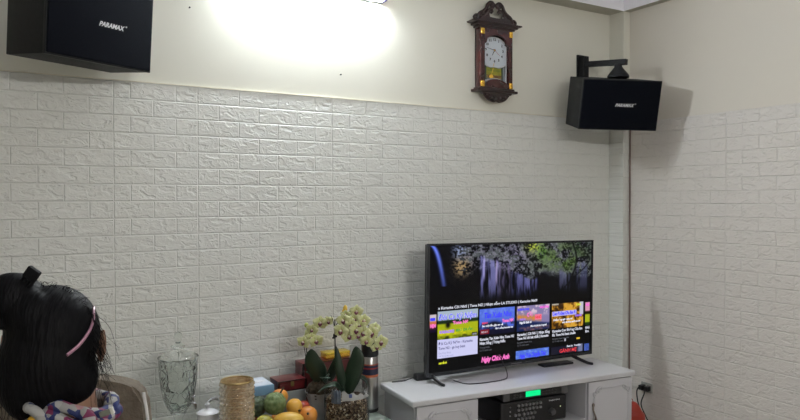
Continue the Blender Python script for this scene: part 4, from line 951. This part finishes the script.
# ------------------------------------------------------------------ chair in front of the table
M_fur = noisy('beige_brown_plush', (.11, .09, .068), (.18, .15, .115), 30, .9, 1, 120)
ch = thing('upholstered_chair', 'beige-brown plush chair back with white piping, beside the seated person', 'chair', (.181, -1.145, 0), RZ)
b = new()
pts = [(-.212, .50), (-.207, .70), (-.200, .90)]+[(-.200*math.cos(PI*i/24)**1 if abs(math.cos(PI*i/24)) > .0 else 0, .90+.072*math.sin(PI*i/24)**.6) for i in range(1, 24)]+[(.203, .90), (.212, .80), (.216, .70), (.218, .50)]
extrude_poly(b, pts, -.03, .03); bmesh.ops.bevel(b, geom=[e for e in b.edges if abs(e.verts[0].co.y-e.verts[1].co.y) < .001], offset=.008, segments=3, affect='EDGES'); obj('backrest', b, M_fur, ch)
M_pip = mat('white_piping', (.72, .72, .72), .5)
for pp in ([(.224, -.024, .50), (.222, -.024, .70), (.217, -.024, .85), (.206, -.024, .93)], [(-.205, -.030, .50), (-.208, -.031, .70), (-.201, -.031, .90), (-.195, -.030, .925)]):
    b = new(); tube(b, pp, .0045, 8); obj('piping', b, M_pip, ch)
b = new(); box(b, -.21, .21, -.02, .40, .41, .485, .025, 4); obj('seat', b, M_fur, ch)
for x in (-.18, .18):
    for y, up in ((-.0, .56), (.37, .42)): b = new(); box(b, x-.018, x+.018, y-.018, y+.018, 0, up, .003); obj('leg', b, M_wooddark, ch)

# ------------------------------------------------------------------ seated person seen from behind
st_ = thing('stool', 'round dark wooden stool under the seated person', 'stool', (.084, -1.844, 0), RZ)
b = new(); lathe(b, [(.0005, .378), (.16, .378), (.172, .384), (.172, .398), (.16, .404), (.0005, .404)], n=40); obj('seat', b, M_wood, st_)
for a in range(4): b = new(); c, s = math.cos(PI/4+a*PI/2), math.sin(PI/4+a*PI/2); tube(b, [(c*.12, s*.12, .380), (c*.16, s*.16, .012)], .016, 12, 3, .012); obj('leg', b, M_wood, st_)
pe = thing('person', 'person with tied-up black hair, pink headband and patterned neck scarf, seen from behind', 'person', (.084, -1.844, 0), RZ)
M_skin = noisy('skin', (.24, .135, .09), (.28, .16, .105), 8, .5); bsdf(M_skin).inputs['Subsurface Weight'].default_value = .05; bsdf(M_skin).inputs['Subsurface Radius'].default_value = (.01, .004, .002)
HX, HY, HZ = .002, .012, 1.205; Rh = Matrix.Rotation(.30, 3, 'Z')
def hp(x, y, z): return Rh @ Vector((x, y, z))+Vector((HX, HY, HZ))
b = new()
ellip(b, hp(0, -.005, .010), (.072, .090, .090), 32, 20, Rh); ellip(b, hp(0, .030, -.040), (.056, .062, .068), 28, 16, Rh)          # skull, face and jaw
ellip(b, hp(0, .072, -.085), (.024, .022, .020), 16, 10, Rh); ellip(b, hp(0, .100, -.022), (.012, .016, .022), 14, 10, Rh); ellip(b, hp(0, .092, .004), (.008, .012, .025), 12, 8, Rh)
ellip(b, hp(0, .090, -.056), (.022, .010, .006), 14, 8, Rh); ellip(b, hp(0, .088, -.066), (.018, .010, .006), 14, 8, Rh)
for s in (-1, 1):
    ellip(b, hp(s*.028, .083, .004), (.013, .010, .008), 14, 8, Rh)
    er = Rh @ Matrix.Rotation(s*.45, 3, 'Z')
    ellip(b, hp(s*.080, -.004, -.012), (.006, .017, .029), 16, 12, er); ellip(b, hp(s*.084, -.014, -.004), (.005, .008, .026), 12, 10, er); ellip(b, hp(s*.077, -.001, -.038), (.006, .009, .010), 12, 8, er)
head_verts = set(b.verts)
capsule(b, (.0, -.010, 1.02), (-.018, .004, 1.13), .048, .045)
capsule(b, (0, -.01, .56), (0, -.02, .78), .125, .105); capsule(b, (0, -.015, .78), (0, -.015, .93), .110, .100)
for s in (-1, 1):
    capsule(b, (0, -.012, 1.03), (s*.135, -.012, .965), .045, .048); capsule(b, (s*.07, -.012, .80), (s*.09, -.012, .94), .075, .065)
    capsule(b, (s*.07, 0, .53), (s*.10, .40, .50), .085, .055); capsule(b, (s*.10, .40, .495), (s*.105, .36, .10), .053, .034)
    capsule(b, (s*.105, .36, .075), (s*.115, .50, .035), .036, .028); capsule(b, (s*.105, .345, .06), (s*.105, .35, .05), .038, .036)
    capsule(b, (s*.165, -.01, .955), (s*.205, .02, .735), .043, .034); capsule(b, (s*.205, .02, .735), (s*.125, .22, .640), .033, .024)
    w0 = Vector((s*.125, .22, .640)); f_ = Vector((-s*.18, .95, -.22)).normalized(); l_ = Vector((s*1, .18, 0)).normalized()
    capsule(b, w0, w0+f_*.06, .022, .026); capsule(b, w0+f_*.02+l_*.012, w0+f_*.07+l_*.018, .016, .015); capsule(b, w0+f_*.02-l_*.012, w0+f_*.07-l_*.018, .016, .015)
    for k, (o_, L_) in enumerate(((-.030, .062), (-.010, .070), (.010, .066), (.030, .052))):
        p = w0+f_*.075+l_*o_*1.05; m1 = p+f_*L_*.55+Vector((0, 0, -.006)); m2 = m1+f_*L_*.38+Vector((0, 0, -.016))
        capsule(b, p, m1, .0095, .0085, 10, 3); capsule(b, m1, m2, .0085, .0070, 10, 3)
    p = w0+f_*.025-l_*.022; capsule(b, p, p+(-l_*.7+f_*.7)*.035, .012, .010, 10, 3); capsule(b, p+(-l_*.7+f_*.7)*.035, p+(-l_*.4+f_*.95)*.062, .010, .008, 10, 3)
def lean(b, keep=()):
    for v in b.verts:
        if v not in keep: v.co.x += .045*max(0, min(1, (v.co.z-.6)/.4))
lean(b, head_verts)
body = obj('body', b, M_skin, pe); remesh(body, .0042, 4)
# clothes
b = new()
capsule(b, (0, -.01, .55), (0, -.02, .78), .136, .116); capsule(b, (0, -.015, .78), (0, -.015, .93), .120, .108); capsule(b, (0, -.012, .97), (.004, -.012, 1.03), .07, .060)
for s in (-1, 1):
    capsule(b, (0, -.012, 1.015), (s*.135, -.012, .965), .056, .058); capsule(b, (s*.07, -.012, .80), (s*.09, -.012, .94), .084, .074); capsule(b, (s*.165, -.01, .955), (s*.205, .02, .735), .055, .048); capsule(b, (s*.205, .02, .735), (s*.150, .16, .668), .046, .038)
lean(b)
sh = obj('blouse', b, noisy('maroon_pink_blouse', (.10, .02, .03), (.18, .05, .07), 12, .8), pe); remesh(sh, .006, 4)
b = new(); capsule(b, (0, -.005, .545), (0, -.005, .60), .138, .130)
for s in (-1, 1): capsule(b, (s*.07, 0, .53), (s*.10, .40, .50), .095, .066); capsule(b, (s*.10, .40, .495), (s*.105, .36, .14), .064, .055)
tr = obj('trousers', b, noisy('dark_trousers', (.015, .015, .02), (.03, .03, .04), 12, .85), pe); remesh(tr, .006, 4)
# patterned scarf round the neck
Ms = mat('patterned_scarf', (.5, .5, .5), .7); tc = nd(Ms, 'ShaderNodeTexCoord'); vo = nd(Ms, 'ShaderNodeTexVoronoi'); vo.inputs['Scale'].default_value = 75; lk(Ms, tc.outputs['Object'], vo.inputs['Vector'])
sv = nd(Ms, 'ShaderNodeSeparateColor'); lk(Ms, vo.outputs['Color'], sv.inputs[0]); cr = nd(Ms, 'ShaderNodeValToRGB'); cr.color_ramp.interpolation = 'CONSTANT'; lk(Ms, sv.outputs[0], cr.inputs[0])
e = cr.color_ramp.elements; e[0].color = (.02, .03, .12, 1); e[1].position = .34; e[1].color = (.27, .27, .26, 1)
for ps, c in ((.62, (.16, .02, .07, 1)), (.78, (.33, .33, .32, 1)), (.93, (.38, .20, .22, 1))): q = e.new(ps); q.color = c
lk(Ms, cr.outputs[0], bsdf(Ms).inputs['Base Color'])
b = new()
for dz, rr, ph in ((0, .058, 0), (-.017, .064, 1.2)):
    tube(b, [(.012+rr*math.cos(a)*1.0, -.008+rr*math.sin(a), 1.078+dz+.006*math.sin(3*a+ph)-.014*math.cos(a)) for a in [2*PI*i/16 for i in range(17)]], .011, 10, 3, lambda t_: .0115+.002*math.sin(t_*30))
tube(b, [(-.035, -.075, 1.085), (-.030, -.098, 1.092), (-.012, -.100, 1.082), (-.008, -.090, 1.060), (-.028, -.088, 1.052), (-.036, -.085, 1.07)], .009, 10, 5)
tube(b, [(.035, -.055, 1.07), (.052, -.062, 1.068), (.064, -.062, 1.05), (.070, -.060, 1.025)], .011, 10, 5)
sc = obj('scarf', b, Ms, pe, angle=3); sc.location = (.040, 0, .020)
b = new(); ellip(b, (-.022, -.099, 1.070), (.010, .005, .008), 14, 10); obj('yellow_motif', b, mat('yellow_cloth', (.62, .36, .03), .7), sc)
b = new(); box(b, 0, .022, -.002, .002, -.005, .005, .001, mx=Matrix.Translation((.082, -.075, 1.072)) @ Matrix.Rotation(-.35, 4, 'Y')); g_ = obj('grey_tag', b, mat('grey_tag', (.16, .17, .14), .5), sc)
b = new(); box(b, .020, .026, -.0025, .0025, -.006, .006, .001, mx=Matrix.Translation((.082, -.075, 1.072)) @ Matrix.Rotation(-.35, 4, 'Y')); obj('white_tag_end', b, mat('white_tag', (.6, .6, .55), .4), sc)
# hair
M_hair = mat('black_hair', (.0035, .0035, .0045), .6, spec=.12); tc = nd(M_hair, 'ShaderNodeTexCoord'); mp = nd(M_hair, 'ShaderNodeMapping'); mp.inputs['Scale'].default_value = (160, 25, 25); mp.inputs['Rotation'].default_value = (.3, .6, .2)
n1 = nd(M_hair, 'ShaderNodeTexNoise'); n1.inputs['Scale'].default_value = 1; lk(M_hair, tc.outputs['Object'], mp.inputs[0]); lk(M_hair, mp.outputs[0], n1.inputs['Vector']); bp = nd(M_hair, 'ShaderNodeBump'); bp.inputs['Strength'].default_value = 1.0; bp.inputs['Distance'].default_value = .004; lk(M_hair, n1.outputs['Fac'], bp.inputs['Height']); lk(M_hair, bp.outputs[0], bsdf(M_hair).inputs['Normal'])
b = new()
ellip(b, hp(-.002, -.016, .014), (.081, .090, .092), 32, 20, Rh); ellip(b, hp(-.010, -.055, -.030), (.072, .058, .085), 28, 16, Rh); ellip(b, hp(-.035, -.045, -.045), (.058, .060, .085), 28, 16, Rh); ellip(b, hp(.020, -.035, -.060), (.058, .055, .062), 28, 16, Rh)
ellip(b, hp(-.030, -.060, -.085), (.045, .040, .045), 24, 14, Rh); ellip(b, (-.020, -.050, 1.135), (.035, .03, .04), 24, 14)
ellip(b, (-.012, -.045, 1.262), (.050, .045, .045), 28, 16)
bp_ = Vector((-.050, -.040, 1.288))
ellip(b, bp_, (.050, .046, .050), 28, 18)
for k in range(7):
    a = k*.9; tube(b, [bp_+Vector((.040*math.cos(a+q*1.1), .034*math.sin(a*1.3+q)-.006, .040*math.sin(a+q*1.1))) for q in range(5)], .010, 8, 5, .006)
hair = obj('hair', b, M_hair, pe); remesh(hair, .004, 3)
b = new(); rs = random.Random(4)
def strand(p, q, r, k=.0006): tube(b, [p, q, r], k, 5, 6, k*.4)
for i in range(60):
    x0 = .080+rs.uniform(-.01, .006); z0_ = 1.19+rs.uniform(.0, .10)
    if z0_ > 1.26: x0 -= (z0_-1.26)*.8
    strand((x0, -.015, z0_), (x0+rs.uniform(.004, .022), -.012+rs.uniform(-.02, .02), z0_-rs.uniform(.02, .05)), (x0+rs.uniform(.002, .045), -.01+rs.uniform(-.02, .02), z0_-rs.uniform(.05, .12)))
for i in range(50):
    a = rs.uniform(.2, 2.9); x0 = .078*math.cos(a)-.002; z0_ = HZ+.01+.090*math.sin(a)
    strand((x0, -.02, z0_), (x0+.012*math.cos(a)+rs.uniform(-.01, .01), -.02, z0_+.010*math.sin(a)+.004), (x0+rs.uniform(-.02, .03), -.02, z0_+rs.uniform(.0, .016)))
for i in range(20):
    x0 = rs.uniform(-.10, -.02); strand((x0, -.06, 1.12), (x0+rs.uniform(-.01, .02), -.07, 1.09), (x0+rs.uniform(-.02, .03), -.07, 1.05), .0008)
lh = obj('loose_hair', b, M_hair, pe); lh['kind'] = 'stuff'
b = new(); band = []
bb = [(.0729, .0143, 1.2651), (.0785, .0003, 1.2599), (.0834, -.011, 1.2507), (.0852, -.0246, 1.2367), (.0830, -.0400, 1.2234), (.0768, -.0538, 1.2101), (.0698, -.0650, 1.2019), (.0650, -.0736, 1.1968)]
tube(b, bb, .0042, 10, 6, None, .6); obj('headband', b, mat('pink_headband', (.42, .22, .30), .35), pe)
b = new(); box(b, -.012, .012, -.006, .006, -.011, .011, .003, mx=Matrix.Translation((-.0064, -.0523, 1.3365)) @ Matrix.Rotation(.62, 4, 'Y'))
for k in range(4): box(b, -.010+k*.006, -.007+k*.006, -.006, .006, -.026, -.009, .001, mx=Matrix.Translation((-.0064, -.0523, 1.3365)) @ Matrix.Rotation(.62, 4, 'Y'))
obj('hair_clip', b, mat('matt_black_clip', (.008, .008, .009), .7, spec=.15), pe)
